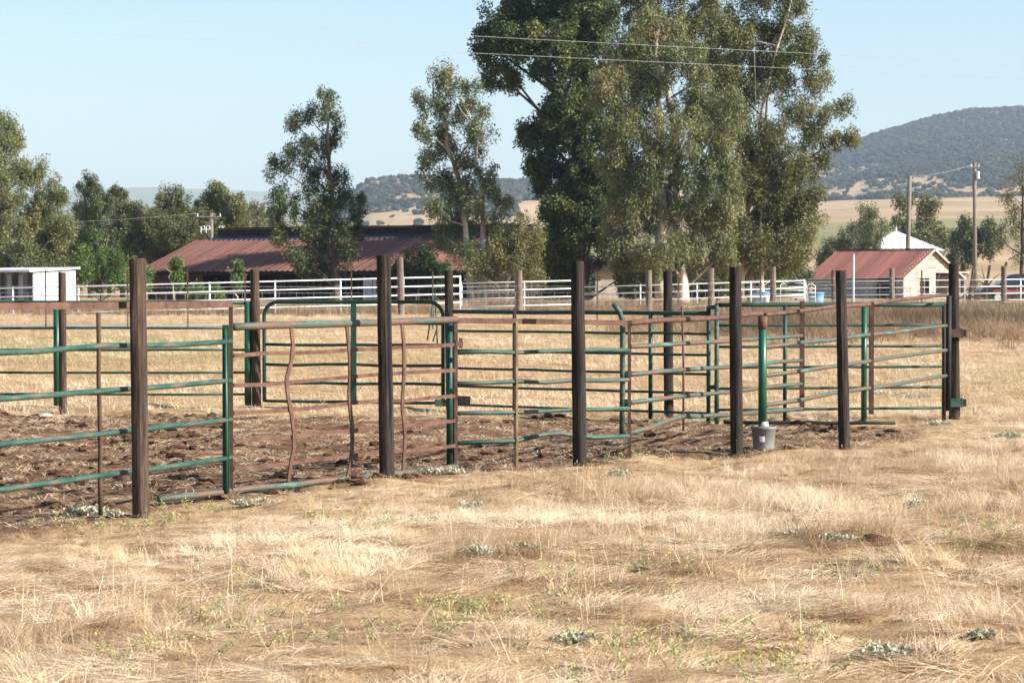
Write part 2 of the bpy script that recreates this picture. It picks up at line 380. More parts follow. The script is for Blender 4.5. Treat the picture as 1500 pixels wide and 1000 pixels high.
def inst_mat(name, stops, rough=.7, trans=.25, spec=.2, nscale=0):
    n = N(name); c = n.ramp(n.attr('tint', 'INSTANCER'), stops)
    if nscale:
        c = n.mix(.6, c, n.ramp(n.noise(n.coord('Object'), nscale, 4), [(.3, (.5, .5, .5)), (.7, (1.3, 1.3, 1.3))]), 'MULTIPLY')
    n.fin(c, rough, 0, spec)
    if trans:
        tr = n.n('ShaderNodeBsdfTranslucent'); n.l(c, tr.inputs['Color']); mx = n.n('ShaderNodeMixShader'); mx.inputs[0].default_value = trans
        n.l(n.b.outputs[0], mx.inputs[1]); n.l(tr.outputs[0], mx.inputs[2]); n.l(mx.outputs[0], n.out.inputs[0])
    return n.m
def blades(n, rad, Lr, pitch, spread, wd, bend, seed, segs=3):
    """n ribbon blades; heads spread (radians) about +x, pitch range in radians"""
    r = np.random.default_rng(seed); V = []; Fc = []
    for k in range(n):
        a = r.uniform(0, 2*math.pi); q = rad*math.sqrt(r.random()); p = np.array((q*math.cos(a), q*math.sin(a), -.01))
        hd = r.normal(0, spread); pt = r.uniform(*pitch); L = r.uniform(*Lr); wv = wd*r.uniform(.6, 1.3); bn = r.uniform(.3, 1)*bend; tw = r.normal(0, .35)
        side = np.array((-math.sin(hd+tw), math.cos(hd+tw), r.normal(0, .5))); side /= np.linalg.norm(side)
        o = len(V)
        for s in range(segs+1):
            w_ = wv*(1-s/segs*.85)/2; V.append(p+side*w_); V.append(p-side*w_)
            d = np.array((math.cos(hd)*math.cos(pt), math.sin(hd)*math.cos(pt), math.sin(pt))); p = p+d*L/segs; pt -= bn/segs; hd += r.normal(0, .15)
            if p[2] < .004: p[2] = .004+r.random()*.012; pt = max(pt, .0)
        Fc += [(o+2*s, o+2*s+1, o+2*s+3, o+2*s+2) for s in range(segs)]
    return V, Fc
STRAW = [(0, (.22, .135, .072)), (.3, (.48, .33, .185)), (.6, (.66, .505, .325)), (1, (.78, .66, .48))]
m_straw = inst_mat('straw', STRAW)
col_straw = src_col('straw_tuft', [blades(46, .11, (.14, .34), (.06, .4), .5, .0049, .5, 100+k) for k in range(5)] +
                    [blades(40, .07, (.10, .24), (.7, 1.4), .9, .0036, .9, 120+k) for k in range(4)] +
                    [blades(40, .12, (.08, .2), (.05, .6), 2.5, .0038, .6, 140+k) for k in range(3)], m_straw)
# foreground grass
def sample(n, d0, d1, margin=1.0, half=.225):
    d = np.sqrt(rng.uniform(d0*d0, d1*d1, n)); x = rng.uniform(-1, 1, n)*(half*d+margin); return x, d
x, y = sample(46000, 8.5, 33, 1.0)
dmk = dirt_mask(x, y); keep = rng.random(len(x)) < np.clip(1.02-dmk*.99, 0, 1)
keep &= rng.random(len(x)) < .03+1.25*sstep(.3, .62, fbm(x, y, .6, 41))
x = x[keep]; y = y[keep]; n = len(x)
flow = (fbm(x, y, 1.1, 51)-.5)*9+(fbm(x, y, .4, 52)-.5)*6
er_ = fbm(x, y, 1.1, 61)+.12*sstep(15, 22, y); u = rng.random(n)
idx = np.where(u < np.clip((er_-.52)*3.0, .03, .6), rng.integers(5, 9, n), np.where(u > .9, rng.integers(9, 12, n), rng.integers(0, 5, n)))
tint = np.clip(.66+(fbm(x, y, 1.0, 71)-.5)*1.35+(fbm(x, y, .35, 72)-.5)*.9+rng.normal(0, .2, n), 0, 1)
sdp = sd_poly(x, y, dirt_poly)
scl = rng.uniform(.6, 1.25, n)*(.45+.7*fbm(x, y, .9, 73))*np.interp(sdp, [0, .7, 2.0], [.35, .5, 1.0])*np.interp(y, [12, 22], [1, .85])
pk = np.hypot(x-2.48, (y-24.5)*.5) > .45
x, y, flow, scl, idx, tint = [q_[pk] for q_ in (x, y, flow, scl, idx, tint)]; n = len(x)
scatter('dry_grass', np.stack([x, y, gz(x, y)], 1), flow+rng.normal(0, .75, n), scl, idx, tint, col_straw, m_straw, 'matted dry straw grass in the foreground pasture')
# standing dead stems
m_stalk = inst_mat('stalk', [(0, (.30, .19, .11)), (.5, (.55, .41, .25)), (1, (.80, .69, .5))])
def stalks(n, seed):
    V, Fc = blades(n, .10, (.12, .34), (.5, 1.5), 3, .0034, .35, seed, 2); r = np.random.default_rng(seed+1)
    tips = [np.array(V[k*6+4]) for k in range(n)]
    for p in tips:
        if r.random() < .35:
            o = len(V); V += [p, p+(.003, 0, .008), p+(.001, .002, .022), p+(-.003, 0, .008)]; Fc.append((o, o+1, o+2, o+3))
    return V, Fc
col_stalk = src_col('dead_stem', [stalks(7, 160+k) for k in range(5)], m_stalk)
x, y = sample(5200, 8.5, 32, 1.0); keep = (dirt_mask(x, y) < .3) & (rng.random(len(x)) < .15+.9*fbm(x, y, 1.5, 44)); x = x[keep]; y = y[keep]; n = len(x)
sdp = sd_poly(x, y, dirt_poly)
scatter('dead_stems', np.stack([x, y, gz(x, y)], 1), rng.uniform(0, 6.28, n), rng.uniform(.5, 1.1, n)*np.interp(sdp, [0, 2], [.5, 1]), rng.integers(0, 5, n), rng.random(n), col_stalk, m_stalk, 'thin standing dead stems among the matted grass')
# pasture beyond the corral
col_far = src_col('far_tuft', [blades(26, .22, (.12, .32), (.3, 1.3), 1.5, .011, .7, 200+k) for k in range(4)], m_straw)
x, y = sample(30000, 31, 100, 2.0)
keep = (dirt_mask(x, y) < .3) & ~((x < -7) & (np.abs(y-82+.05*(x+30)) < 2)) & (rng.random(len(x)) < .25+1.1*fbm(x, y, 3, 81)) & (rng.random(len(x)) < np.interp(y, [31, 60, 100], [.75, .4, .2]))
x = x[keep]; y = y[keep]; n = len(x)
tint = np.clip(.62+(fbm(x, y, 5, 82)-.5)*1.0+rng.normal(0, .15, n), 0, 1)
scatter('pasture_grass', np.stack([x, y, gz(x, y)], 1), rng.uniform(0, 6.28, n), rng.uniform(.4, .85, n), rng.integers(0, 4, n), tint, col_far, m_straw, 'short dry grass in the pasture behind the corral')
# tall brown weeds along the wire fence and along the white fence
m_weed = inst_mat('brown_weed', [(0, (.13, .085, .055)), (.5, (.27, .185, .115)), (1, (.46, .34, .21))])
col_weed = src_col('weed_stalk', [blades(40, .25, (.3, .75), (.5, 1.5), 3, .012, 1.0, 230+k, 3) for k in range(4)], m_weed)
x = rng.uniform(2, 24, 9000); y = rng.normal(78, 5.5, 9000); k1 = (rng.random(9000) < sstep(2, 9, x-(y-74)*.1)*(.4+.7*fbm(x, y, 3, 91)))
x2 = rng.uniform(-32, 34, 5200); y2 = np.where(x2 < -2, 106, 118)+rng.normal(0, 3.5, 5200); k2 = rng.random(5200) < fbm(x2, y2, 4, 92)
x = np.concatenate([x[k1], x2[k2]]); y = np.concatenate([y[k1], y2[k2]]); n = len(x)
scatter('tall_weeds', np.stack([x, y, gz(x, y)], 1), rng.uniform(0, 6.28, n), rng.uniform(.5, 1.15, n), rng.integers(0, 4, n), np.clip(.5+(fbm(x, y, 2.0, 93)-.5)*1.6+rng.normal(0, .22, n), 0, 1), col_weed, m_weed, 'tall brown dry weeds growing along the far fences')
# clods and litter in the corral dirt
def lump(seed, flat=.6, sub=1):
    import bmesh
    bm = bmesh.new(); bmesh.ops.create_icosphere(bm, subdivisions=sub, radius=1); r = np.random.default_rng(seed)
    vs = [tuple(np.array(v.co)*(1, 1, flat)*r.uniform(.65, 1.25)) for v in bm.verts]; fs = [tuple(v.index for v in f.verts) for f in bm.faces]; bm.free(); return vs, fs
m_clod = inst_mat('clod', [(0, (.03, .016, .01)), (.5, (.085, .047, .028)), (1, (.19, .115, .07))], .95, 0, .1, 14)
col_clod = src_col('clod', [lump(300+k, .55, 2) for k in range(5)], m_clod)
x = rng.uniform(-9.5, 5, 16000); y = rng.uniform(14.5, 33, 16000)
keep = (dirt_mask(x, y) > .5) & (rng.random(16000) < sstep(.42, .75, fbm(x, y, 1.3, 95))+.06) & (np.abs(x) < .225*y+1.2)
x = x[keep]; y = y[keep]; n = len(x); sc = .01+.058*rng.random(n)**3.4
scatter('dirt_clods', np.stack([x, y, gz(x, y)+sc*.2], 1), rng.uniform(0, 6.28, n), np.stack([sc*rng.uniform(.8, 1.5, n), sc, sc*rng.uniform(.7, 1.1, n)], 1), rng.integers(0, 5, n), rng.random(n), col_clod, m_clod, 'brown clods and droppings over the corral dirt')
col_lit = src_col('litter', [blades(14, .16, (.04, .14), (.0, .15), 3, .005, .1, 330+k, 2) for k in range(3)], m_straw)
x = rng.uniform(-9.5, 5, 5500); y = rng.uniform(14.5, 33, 5500); keep = (dirt_mask(x, y) > .4) & (np.abs(x) < .225*y+1.2); x = x[keep]; y = y[keep]; n = len(x)
scatter('straw_litter', np.stack([x, y, gz(x, y)+.012], 1), rng.uniform(0, 6.28, n), rng.uniform(.6, 1.2, n), rng.integers(0, 3, n), np.clip(rng.normal(.6, .25, n), 0, 1), col_lit, m_straw, 'loose straw scattered on the corral dirt')
# oak cover on the hills
m_oak = inst_mat('oak', [(0, (.02, .026, .013)), (.5, (.042, .046, .024)), (1, (.08, .072, .04))], .9, 0, .05, .5)
def oakmesh(seed):
    r = np.random.default_rng(seed); V = []; Fc = []
    for k in range(5):
        v, f = lump(seed*7+k, .8, 1); c = r.normal(0, .42, 3)*(1, 1, .35)+(0, 0, .55); o = len(V); sc_ = r.uniform(.45, .75)
        V += [tuple(np.array(p)*sc_+c) for p in v]; Fc += [tuple(i+o for i in q) for q in f]
    return V, Fc
col_oak = src_col('oak', [oakmesh(400+k) for k in range(5)], m_oak)
def hill_pts(n, d0, d1, p0, p1):
    d = np.sqrt(rng.uniform(d0*d0, d1*d1, n)); px = rng.uniform(p0, p1, n); th = np.arctan((px-750)/F); return d*np.sin(th), d*np.cos(th), px, d
x, y, px, d = hill_pts(52000, 2050, 3700, 700, 1900)
dens = sstep(.28, .55, fbm(x, y, 110, 96, 4))*np.interp(d, [2050, 2300, 3700], [.6, .9, 1.0])+.12
keep = rng.random(len(x)) < dens; X1 = x[keep]; Y1 = y[keep]
x, y, px, d = hill_pts(12000, 1850, 3000, -100, 760)
keep = rng.random(len(x)) < sstep(.46, .62, fbm(x, y, 150, 97))*.6+.05; X2 = x[keep]; Y2 = y[keep]
x, y, px, d = hill_pts(900, 900, 1900, -200, 760); keep = rng.random(900) < .7; X3 = x[keep]; Y3 = y[keep]
x = np.concatenate([X1, X2, X3]); y = np.concatenate([Y1, Y2, Y3]); n = len(x); sc = rng.uniform(1.8, 4.6, n)
scatter('hill_oaks', np.stack([x, y, hz(x, y)], 1), rng.uniform(0, 6.28, n), sc, rng.integers(0, 5, n), rng.random(n), col_oak, m_oak, 'dark oak woodland covering the far hillsides')

# ------------------------------------------------------------------ corral
def ginset(px, D): return float(gz((px-750)/F*D, D))
def wood_post(name, px0, px1, D, ytop, r, m, label, cat='post', group=None, crack=0, nseg=14, taper=.94, foot=None):
    p0 = W(px0, D); zt = zpx(ytop, D); zb = float(gz(p0[0], D)) if foot is None else foot
    root_z = zb; mb = MB(); n = 18; hN = 22; vs = []; ph = rng.random(8)*6.28
    for k in range(hN):
        t = k/(hN-1); z = zb-.15+(zt-zb+.15)*t; cx = p0[0]+((px1-750)/F*D-p0[0])*t
        rr = r*(1.03-(1-taper)*t)*(1+.02*math.sin(5*t+ph[0])); 
        for j in range(n):
            a = 2*math.pi*j/n; q = rr*(1+.035*math.sin(3*a+ph[1]+t*1.5)+.02*math.sin(7*a+ph[2])+.012*rng.normal())
            if crack and abs(((a-crack+math.pi) % (2*math.pi))-math.pi) < .2 and t > .3: q *= .84
            vs.append((cx+q*math.cos(a), D+q*math.sin(a), z+(.005*rng.normal() if k == hN-1 else 0)))
    fs = [(k*n+j, k*n+(j+1) % n, (k+1)*n+(j+1) % n, (k+1)*n+j) for k in range(hN-1) for j in range(n)]
    fs += [tuple((hN-1)*n+j for j in range(n))]
    o = MB().add([np.array(v)-(p0[0], D, root_z) for v in vs], fs).build(name, m)
    o.location = (p0[0], D, root_z); return tag(o, label, cat, group)
G = 'wooden posts carrying the corral panels'
wood_post('wooden_post', 206, 201, 18.0, 379, .060, M['post_brown'], 'stout brown wooden post in front of green panel left of rusty gate', group=G)
wood_post('wooden_post', 567, 562, 21.0, 374, .061, M['post_black'], 'dark split wooden post standing in front of the rusty barred gate', group=G, crack=-1.1)
wood_post('wooden_post', 850, 846, 22.7, 384, .062, M['post_black'], 'blackened wooden post in front of panel with the humped bottom rail', group=G, crack=-.5)
wood_post('wooden_post', 1080, 1077, 24.6, 391, .061, M['post_black'], 'black wooden post just left of the grey pot', group=G)
wood_post('wooden_post', 1238, 1231, 25.6, 396, .056, M['post_black'], 'leaning dark wooden post right of the grey pot', group=G)
wood_post('wooden_post', 1399, 1397, 30.9, 386, .064, M['post_black'], 'dark end post with two green hinge straps', group=G)
G = 'wooden posts along the back of the corral'
wood_post('wooden_post', 92, 91, 33.3, 399, .052, M['post_brown'], 'brown back post beside bright green pipe and a small pale rock', group=G)
wood_post('wooden_post', 376, 373, 33.6, 395, .062, M['post_brown'], 'brown back post between bright green pipe and round cornered gate', group=G)
wood_post('wooden_post', 660, 657, 32.7, 396, .058, M['post_black'], 'dark back post behind the latch end of the rusty gate', group=G)
wood_post('wooden_post', 980, 978, 31.3, 397, .058, M['post_black'], 'black back post crossing the long dark top rail', group=G)

def lerp(a, b, t): return np.array(a)*(1-t)+np.array(b)*t
def wob(a, b, n=7, amp=.006, seed=0):
    r = np.random.default_rng(seed); a = np.array(a, float); b = np.array(b, float)
    p = [a+(b-a)*t for t in np.linspace(0, 1, n)]
    for k in range(1, n-1): p[k] = p[k]+r.normal(0, amp, 3)*(.5, .5, 1)
    return p
def pipe(parent, name, a, b, r, m, seed=0, amp=.006, n=7): return MB().tube(wob(a, b, n, amp, seed), r, 8).build(name, m, parent, True)
def flat(parent, name, pts, wd, ht, m, up=(0, 0, 1)):
    mb = MB()
    for a, b in zip(pts[:-1], pts[1:]): mb.bar(a, b, wd, ht, up)
    return mb.build(name, m, parent)
def at_line(p, q, px):
    """ground xy of the vertical plane p-q seen at column px"""
    k = (px-750)/F; d = q-p; t = (k*p[1]-p[0])/(d[0]-k*d[1]); return p+d*t
def v3(xy, z): return np.array((xy[0], xy[1], z))

# front left panel
A0 = np.array((-4.25, 14.05)); A1 = np.array(W(338, 19.7)[:2])
t = thing('corral_panel', v3(A1, 0), 'green railed panel with rusty flat top bar beside the rusty gate', 'corral panel', 'front corral panels')
for k, z in enumerate((.293, .59, .895, 1.2)): pipe(t, 'rail', v3(A0, z+.0), v3(A1, z), .020, M['green_worn'], k+1)
flat(t, 'top_bar', [v3(A0, 1.50), v3(A1, 1.49)], .03, .047, M['rust_bar'])
xy = at_line(A0, A1, 143); pipe(t, 'stay', v3(xy+(.012, .03), .02), v3(xy+(0, .03), zpx(458, xy[1])), .016, M['rust_dark'], 9)
flat(t, 'end_upright', [v3(A1+(.0, .015), 0), v3(A1+(0, .015), 1.50)], .03, .034, M['rust_dark'])
xy = at_line(A0, A1, 330); flat(t, 'hinge_channel', [v3(xy+(.0, .03), .0), v3(xy+(0, .03), 1.33)], .05, .045, M['green_dark'])
MB().tube([v3(xy+(.005, .0), .02), v3(xy+(.01, -.01), .5), v3(xy+(.0, .0), 1.3)], .012, 6).build('hinge_rod', M['green_bright'], t, True)
# rusty gate
G0 = np.array(W(342, 19.75)[:2]); G1 = np.array(W(668, 22.45)[:2])
t = thing('farm_gate', v3(G0, 0), 'rusty barred gate with green worn top pipe and bent upright straps', 'gate')
mb = MB().tube(wob(v3(G0, 1.312), v3(G1, 1.335), 9, .004, 3), .031, 10); mb.build('top_pipe', M['green_rust'], t, True)
for k, (za, zb) in enumerate(((1.085, 1.115), (.855, .885), (.638, .657), (.416, .437), (.203, .216))):
    flat(t, 'rail', wob(v3(G0, za), v3(G1, zb), 9, .006, 20+k), .012, .031, M['rust_bar'])
G00 = at_line(G0, G1, 232)
mb = MB().tube(wob(v3(G00, .03), v3(G1, .03), 11, .006, 5), .026, 8); mb.build('bottom_pipe', M['green_rust'], t, True)
for k, (px, offs) in enumerate(((427, (0, .015, .0, -.045, -.03, 0, .02, .02, -.01, -.03)), (513, (-.03, -.015, 0, .0, -.01, .0, .02, .02, .01, -.025)), (592, (-.02, -.005, 0, 0, -.01, -.02, 0, .01, 0, -.01)))):
    xy = at_line(G0, G1, px); dr = (G1-G0)/np.linalg.norm(G1-G0); pts = [v3(xy+dr*o*1.5+(.0, -.02), z) for o, z in zip(offs, np.linspace(1.30, .04, 10))]
    mb = MB()
    for a, b in zip(pts[:-1], pts[1:]): mb.bar(a, b, .012, .042, up=(dr[0], dr[1], 0))
    mb.build('strap', M['rust_bar'], t)
flat(t, 'end_upright', [v3(G1, .0), v3(G1, 1.33)], .03, .034, M['rust_bar'])
e = (G1-G0)/np.linalg.norm(G1-G0)
MB().bar(v3(G1-e*.03, 1.12), v3(G1+e*.09, 1.12), .03, .05).bar(v3(G1+e*.075, 1.08), v3(G1+e*.075, 1.17), .03, .02, up=(0, 1, 0)).build('latch', M['rust_dark'], t)
# gate post (steel)
P = np.array(W(661, 22.6)[:2]); t = thing('steel_gate_post', v3(P, 0), 'dark green steel post at the latch end of the rusty gate', 'post')
MB().tube([v3(P+(-.015, 0), -.1), v3(P+(-.015, 0), 1.36)], .03, 10).build('pipe', M['green_dark'], t, True)
MB().tube([v3(P+(.032, .02), -.1), v3(P+(.032, .02), 1.33)], .018, 8).build('pipe', M['green_bright'], t, True)
MB().bar(v3(P+(.04, .05), zpx(586, 22.6)), v3(P+(.17, .05), zpx(587, 22.6)), .04, .075).build('latch_block', M['black_iron'], t)
# panel with humped bottom rail
B0 = np.array(W(671, 22.5)[:2]); B1 = np.array(W(922, 23.45)[:2])
t = thing('corral_panel', v3(B0, 0), 'green panel with humped bottom rail and rusty flat top bar', 'corral panel', 'front corral panels')
for k, z in enumerate((.5, .765, 1.04)): pipe(t, 'rail', v3(B0, z), v3(B1, z), .019, M['green_worn'], 40+k)
ln = lambda px, z: v3(at_line(B0, B1, px), z)
MB().tube([ln(671, .235), ln(755, .235), ln(790, .275), ln(805, .29), ln(820, .29), ln(840, .265), ln(870, .24), ln(922, .24)], .021, 8).build('bent_rail', M['green_worn'], t, True)
flat(t, 'top_bar', [ln(671, 1.325), ln(800, 1.31), ln(922, 1.29)], .012, .05, M['rust_bar'])
flat(t, 'stay', [ln(754, .0)+(0, .03, 0), ln(754.5, 1.44)+(0, .03, 0)], .022, .026, M['rust_dark'])
flat(t, 'stay', [ln(758, -.02)-(0, .03, 0), ln(757, 1.31)-(0, .03, 0)], .018, .018, two_tone('tan_stay', (.25, .17, .09), (.42, .31, .17)))
flat(t, 'end_upright', [ln(922, -.0), ln(922, 1.31)], .03, .034, M['rust_dark'])
MB().tube([PX(911, 638, 23.7), PX(912, 560, 23.7), PX(912, 470, 23.7), PX(908, 458, 23.7), PX(903, 450, 23.7), PX(898, 445, 23.7)], .026, 10).build('bent_pipe', M['green_worn'], t, True)
for yy in (551, 590): MB().box(PX(917, yy, 23.6), (.03, .05, .07)).build('hinge', M['green_dark'], t)
# long green panel, bottom rail bent up
C0 = np.array(W(924, 23.5)[:2]); C1 = np.array(W(1175, 28.0)[:2])
t = thing('corral_panel', v3(C0, 0), 'long green and rust panel whose bottom rail slants up at one end', 'corral panel', 'front corral panels')
for k, (za, zb) in enumerate(((.55, .55), (.81, .81), (1.07, 1.085))): pipe(t, 'rail', v3(C0, za), v3(C1, zb), .022, M['green_rust'], 60+k)
ln = lambda px, z: v3(at_line(C0, C1, px), z)
MB().tube([PX(915, 636, 23.6), ln(950, .29), ln(985, .345), ln(1002, .365), ln(1020, .345), ln(1070, .315), ln(1175, .275)], .025, 8).build('bent_rail', M['green_rust'], t, True)
pipe(t, 'top_rail', v3(C0, 1.29), v3(C1, 1.35), .026, M['rust_bar'], 65)
flat(t, 'end_upright', [v3(C1, .25), v3(C1, 1.47)], .05, .05, M['rust_dark'])
xy = at_line(C0, C1, 1001); MB().tube([v3(xy+(0, -.03), .22), v3(xy+(0, -.03), .9), v3(xy+(-.015, -.03), 1.36), v3(xy+(-.02, -.03), 1.44)], .012, 6).build('stay', M['rust_bar'], t, True)
# far right tilted panel hung on the end post
D0 = np.array(W(1122, 24.95)[:2]); D1 = np.array(W(1386, 30.6)[:2])
t = thing('corral_panel', v3(D1, 0), 'tilted green and rust panel hung on the end post', 'corral panel', 'front corral panels')
for k, (za, zb, m) in enumerate(((.457, .55, 'green_rust'), (.75, .86, 'green_rust'), (1.03, 1.157, 'green_rust'), (1.35, 1.53, 'rust_bar'))): pipe(t, 'rail' if k < 3 else 'top_rail', v3(D0, za), v3(D1, zb), .022, M[m], 80+k)
xy = at_line(D0, D1, 1276); flat(t, 'upright', [v3(xy+(0, -.03), .22), v3(xy+(0, -.03), 1.46)], .05, .05, M['rust_dark'])
MB().tube([v3(D1+(.05, .1), .12), v3(D1+(.05, .1), 1.52)], .032, 10).build('hinge_pipe', M['black_iron'], t, True)
for yy in (488, 590):
    z = zpx(yy, 30.8); MB().box((5.41-.02, 30.80, z), (.20, .012, .10)).bar((5.41+.085, 30.79, z), (5.41+.085, 31.0, z), .012, .11).build('hinge_strap', M['green_worn'] if yy > 500 else M['rust_dark'], t)
    MB().box((5.41+.11, 30.83, z), (.05, .05, .09)).build('bolt', M['black_iron'], t)
# pot with green pipe
PD = 24.9; pc = W(1119, PD); zg = ginset(1119, PD)
t = thing('plant_pot', (pc[0], PD, zg), 'grey nursery pot with white sticker holding a concreted green pipe', 'pot')
rz = [(.100, -.01), (.106, .03), (.118, .19), (.127, .195), (.129, .225), (.119, .226), (.112, .19), (.0, .185)]
vs = []; fs = []; n = 24
for r_, z in rz:
    for j in range(n): vs.append((pc[0]+r_*math.cos(2*math.pi*j/n), PD+r_*math.sin(2*math.pi*j/n), zg+z))
fs = [(k*n+j, k*n+(j+1) % n, (k+1)*n+(j+1) % n, (k+1)*n+j) for k in range(len(rz)-1) for j in range(n)]
MB().add(vs, fs).build('pot_wall', M['pot_grey'], t, True)
MB().tube([(pc[0], PD, zg+.17), (pc[0], PD, zg+.235), (pc[0], PD, zg+.27)], [.058, .05, .044], 14).build('concrete_plug', M['concrete'], t, True)
sv = [(pc[0]+(.1135+.012*(zz/.1-.6))*math.sin(a), PD-(.1135+.012*(zz/.1-.6))*math.cos(a), zg+zz) for zz in (.075, .13) for a in np.linspace(-.45, .0, 5)]
MB().add(sv, [(k, k+1, k+6, k+5) for k in range(4)]).build('sticker', M['sticker'], t)
MB().tube([(pc[0]-.012, PD, zg+.2), (pc[0]-.012, PD, zg+1.27)], .042, 12).build('pipe', M['green_bright'], t, True)
MB().tube([(pc[0]-.012, PD, zg+1.18), (pc[0]-.012, PD, zg+1.31)], .046, 12).build('collar', M['rust_bar'], t, True)

# back row
def six_bar(name, label, pxa, pxb, Da, Db, zs, ups, m, group, rtop=.026, top=True):
    a = np.array(W(pxa, Da)[:2]); b = np.array(W(pxb, Db)[:2]); t = thing(name, v3(a, ginset(pxa, Da)), label, 'corral panel', group)
    for k, z in enumerate(zs): pipe(t, 'top_rail' if k == 0 else 'rail', v3(a, z), v3(b, z), rtop if k == 0 else .016, m, abs(int(pxa))+k, .003)
    for px, z0, z1, r_, mm in ups:
        xy = at_line(a, b, px); MB().tube([v3(xy, z0), v3(xy, z1)], r_, 8).build('upright', mm, t, True)
    return t
GB = 'dark green panels along the back of the corral'
six_bar('corral_panel', 'dark railed back panel with bright green pipe at each end', -240, 358, 33.6, 33.6, (1.42, 1.08, .79, .49, .2), [(83, .05, 1.40, .046, M['green_bright']), (363, .05, 1.43, .046, M['green_bright'])], M['green_dark'], GB)
six_bar('corral_panel', 'long dark green back panel passing behind the humped rail panel', 664, 1036, 32.6, 30.3, (1.31, 1.06, .81, .58, .35, .11), [(753, .0, 1.31, .02, M['green_dark']), (953, .02, 1.31, .026, M['green_dark']), (1038, -.02, 1.40, .026, M['green_dark'])], M['green_dark'], GB)
t = six_bar('corral_panel', 'dark back panel with ground level bar reaching the end post', 1048, 1383, 30.2, 30.7, (1.41, 1.165, .91, .66, .41, .157), [(1050, -.02, 1.42, .028, M['green_worn']), (1150, .0, 1.41, .024, M['green_dark']), (1266, .0, 1.40, .036, M['green_bright']), (1383, .0, 1.43, .026, M['black_iron'])], M['green_dark'], GB)
pipe(t, 'ground_bar', W(1060, 30.0, .02), W(1312, 29.8, .02), .02, M['black_iron'], 5)
for yy in (450, 567): MB().bar(PX(1036, yy, 30.25), PX(1052, yy, 30.25), .05, .05).build('joiner', M['green_dark'], t)
# round cornered gate
Da = 33.4; Db = 32.8
a = np.array(W(387, Da)[:2]); b = np.array(W(649, Db)[:2]); e = (b-a)/np.linalg.norm(b-a); L = np.linalg.norm(b-a)
t = thing('farm_gate', v3(a, ginset(387, Da)), 'dark green tubular gate with rounded top corners', 'gate')
arc = [(0, .11), (0, .7), (0, 1.24)]+[(.19-.19*math.cos(q), 1.24+.19*math.sin(q)) for q in np.linspace(.2, math.pi/2, 6)]
pts = [v3(a+e*u, z) for u, z in arc]+[v3(a+e*(L-u), z) for u, z in arc[::-1]]
MB().tube(pts, .026, 8).build('frame', M['green_dark'], t, True)
for k, z in enumerate((1.15, .87, .605, .36, .12)): pipe(t, 'rail', v3(a, z), v3(b, z), .02, M['green_dark'], 300+k, .004)
xy = at_line(a, b, 518); flat(t, 'brace', [v3(xy+(0, -.02), .12), v3(xy+(0, -.02), 1.42)], .03, .075, M['green_dark'], up=(1, 0, 0))
MB().box(PX(647, 590, 32.7), (.18, .04, .09)).build('latch_plate', M['green_worn'], t)

# pale rock and soil heaps
def lump_obj(name, px, py, D, sx, sz, m, label, cat, seed):
    v, f = lump(seed, 1, 3); p = W(px, D); zg = float(gz(p[0], D)); r = np.random.default_rng(seed)
    vv = [np.array(q)*(sx, sx*.7, sz) for q in v]
    o = MB().add(vv, f).build(name, m); o.location = (p[0], D, zg+sz*.3); return tag(o, label, cat)
def rockmesh(v0): pass
M['soil'] = two_tone('soil', (.04, .02, .012), (.11, .058, .035), .35, .65, 12, (1, 1, 1), .95, .1, .8)
def blob(name, px, D, sx, sz, m, label, cat, seed, group=None):
    import bmesh
    bm = bmesh.new(); bmesh.ops.create_icosphere(bm, subdivisions=4, radius=1)
    v = np.array([q.co for q in bm.verts]); f = [tuple(q.index for q in fc.verts) for fc in bm.faces]; bm.free()
    k = 1+.45*(fbm(v[:, 0]*1.5+seed+9*v[:, 2], v[:, 1]*1.5+4*v[:, 2], 1, seed)-.5)+.5*(fbm(v[:, 0]*5+7*v[:, 2]+50, v[:, 1]*5+50, 1, seed+3)-.5)
    v = v*k[:, None]*(sx, sx*.7, sz); p = W(px, D); o = MB().add(v, f).build(name, m, None, True)
    o.location = (p[0], D, float(gz(p[0], D))+sz*.2); return tag(o, label, cat, group)
blob('rock', 63, 32.9, .13, .05, M['rock'], 'small pale rock on the dirt by the back post', 'rock', 3)
for px, D, sx in ((942, 14.1, .07), (1280, 15.75, .09), (925, 14.3, .035)):
    blob('soil_heap', px, D, sx, .05, M['soil'], 'small dark heap of dug soil in the dry grass', 'soil heap', int(px), 'soil heaps in the pasture')

# ------------------------------------------------------------------ small plants
def leaf_quads(c, L, wd, ax, r):
    n = len(c); ax = ax/np.linalg.norm(ax, axis=1)[:, None]; q = r.normal(size=(n, 3)); sd = np.cross(ax, q); sd /= np.linalg.norm(sd, axis=1)[:, None]+1e-9
    Lv = (L*r.uniform(.6, 1.35, n))[:, None]; wv = (wd*r.uniform(.7, 1.3, n))[:, None]
    v = np.stack([c, c+ax*Lv*.45+sd*wv/2, c+ax*Lv, c+ax*Lv*.45-sd*wv/2], 1).reshape(-1, 3)
    f = np.arange(4*n).reshape(n, 4); return v, f
M['mullein'] = leafmat('mullein', [(0, (.24, .24, .16)), (.5, (.40, .39, .28)), (1, (.56, .54, .42))], .1)
M['weed_green'] = leafmat('weed_green', [(0, (.26, .27, .10)), (.6, (.40, .40, .17)), (.9, (.50, .47, .24)), (1, (.7, .6, .08))], .3)
M['stem'] = two_tone('stem', (.14, .16, .07), (.22, .22, .10))
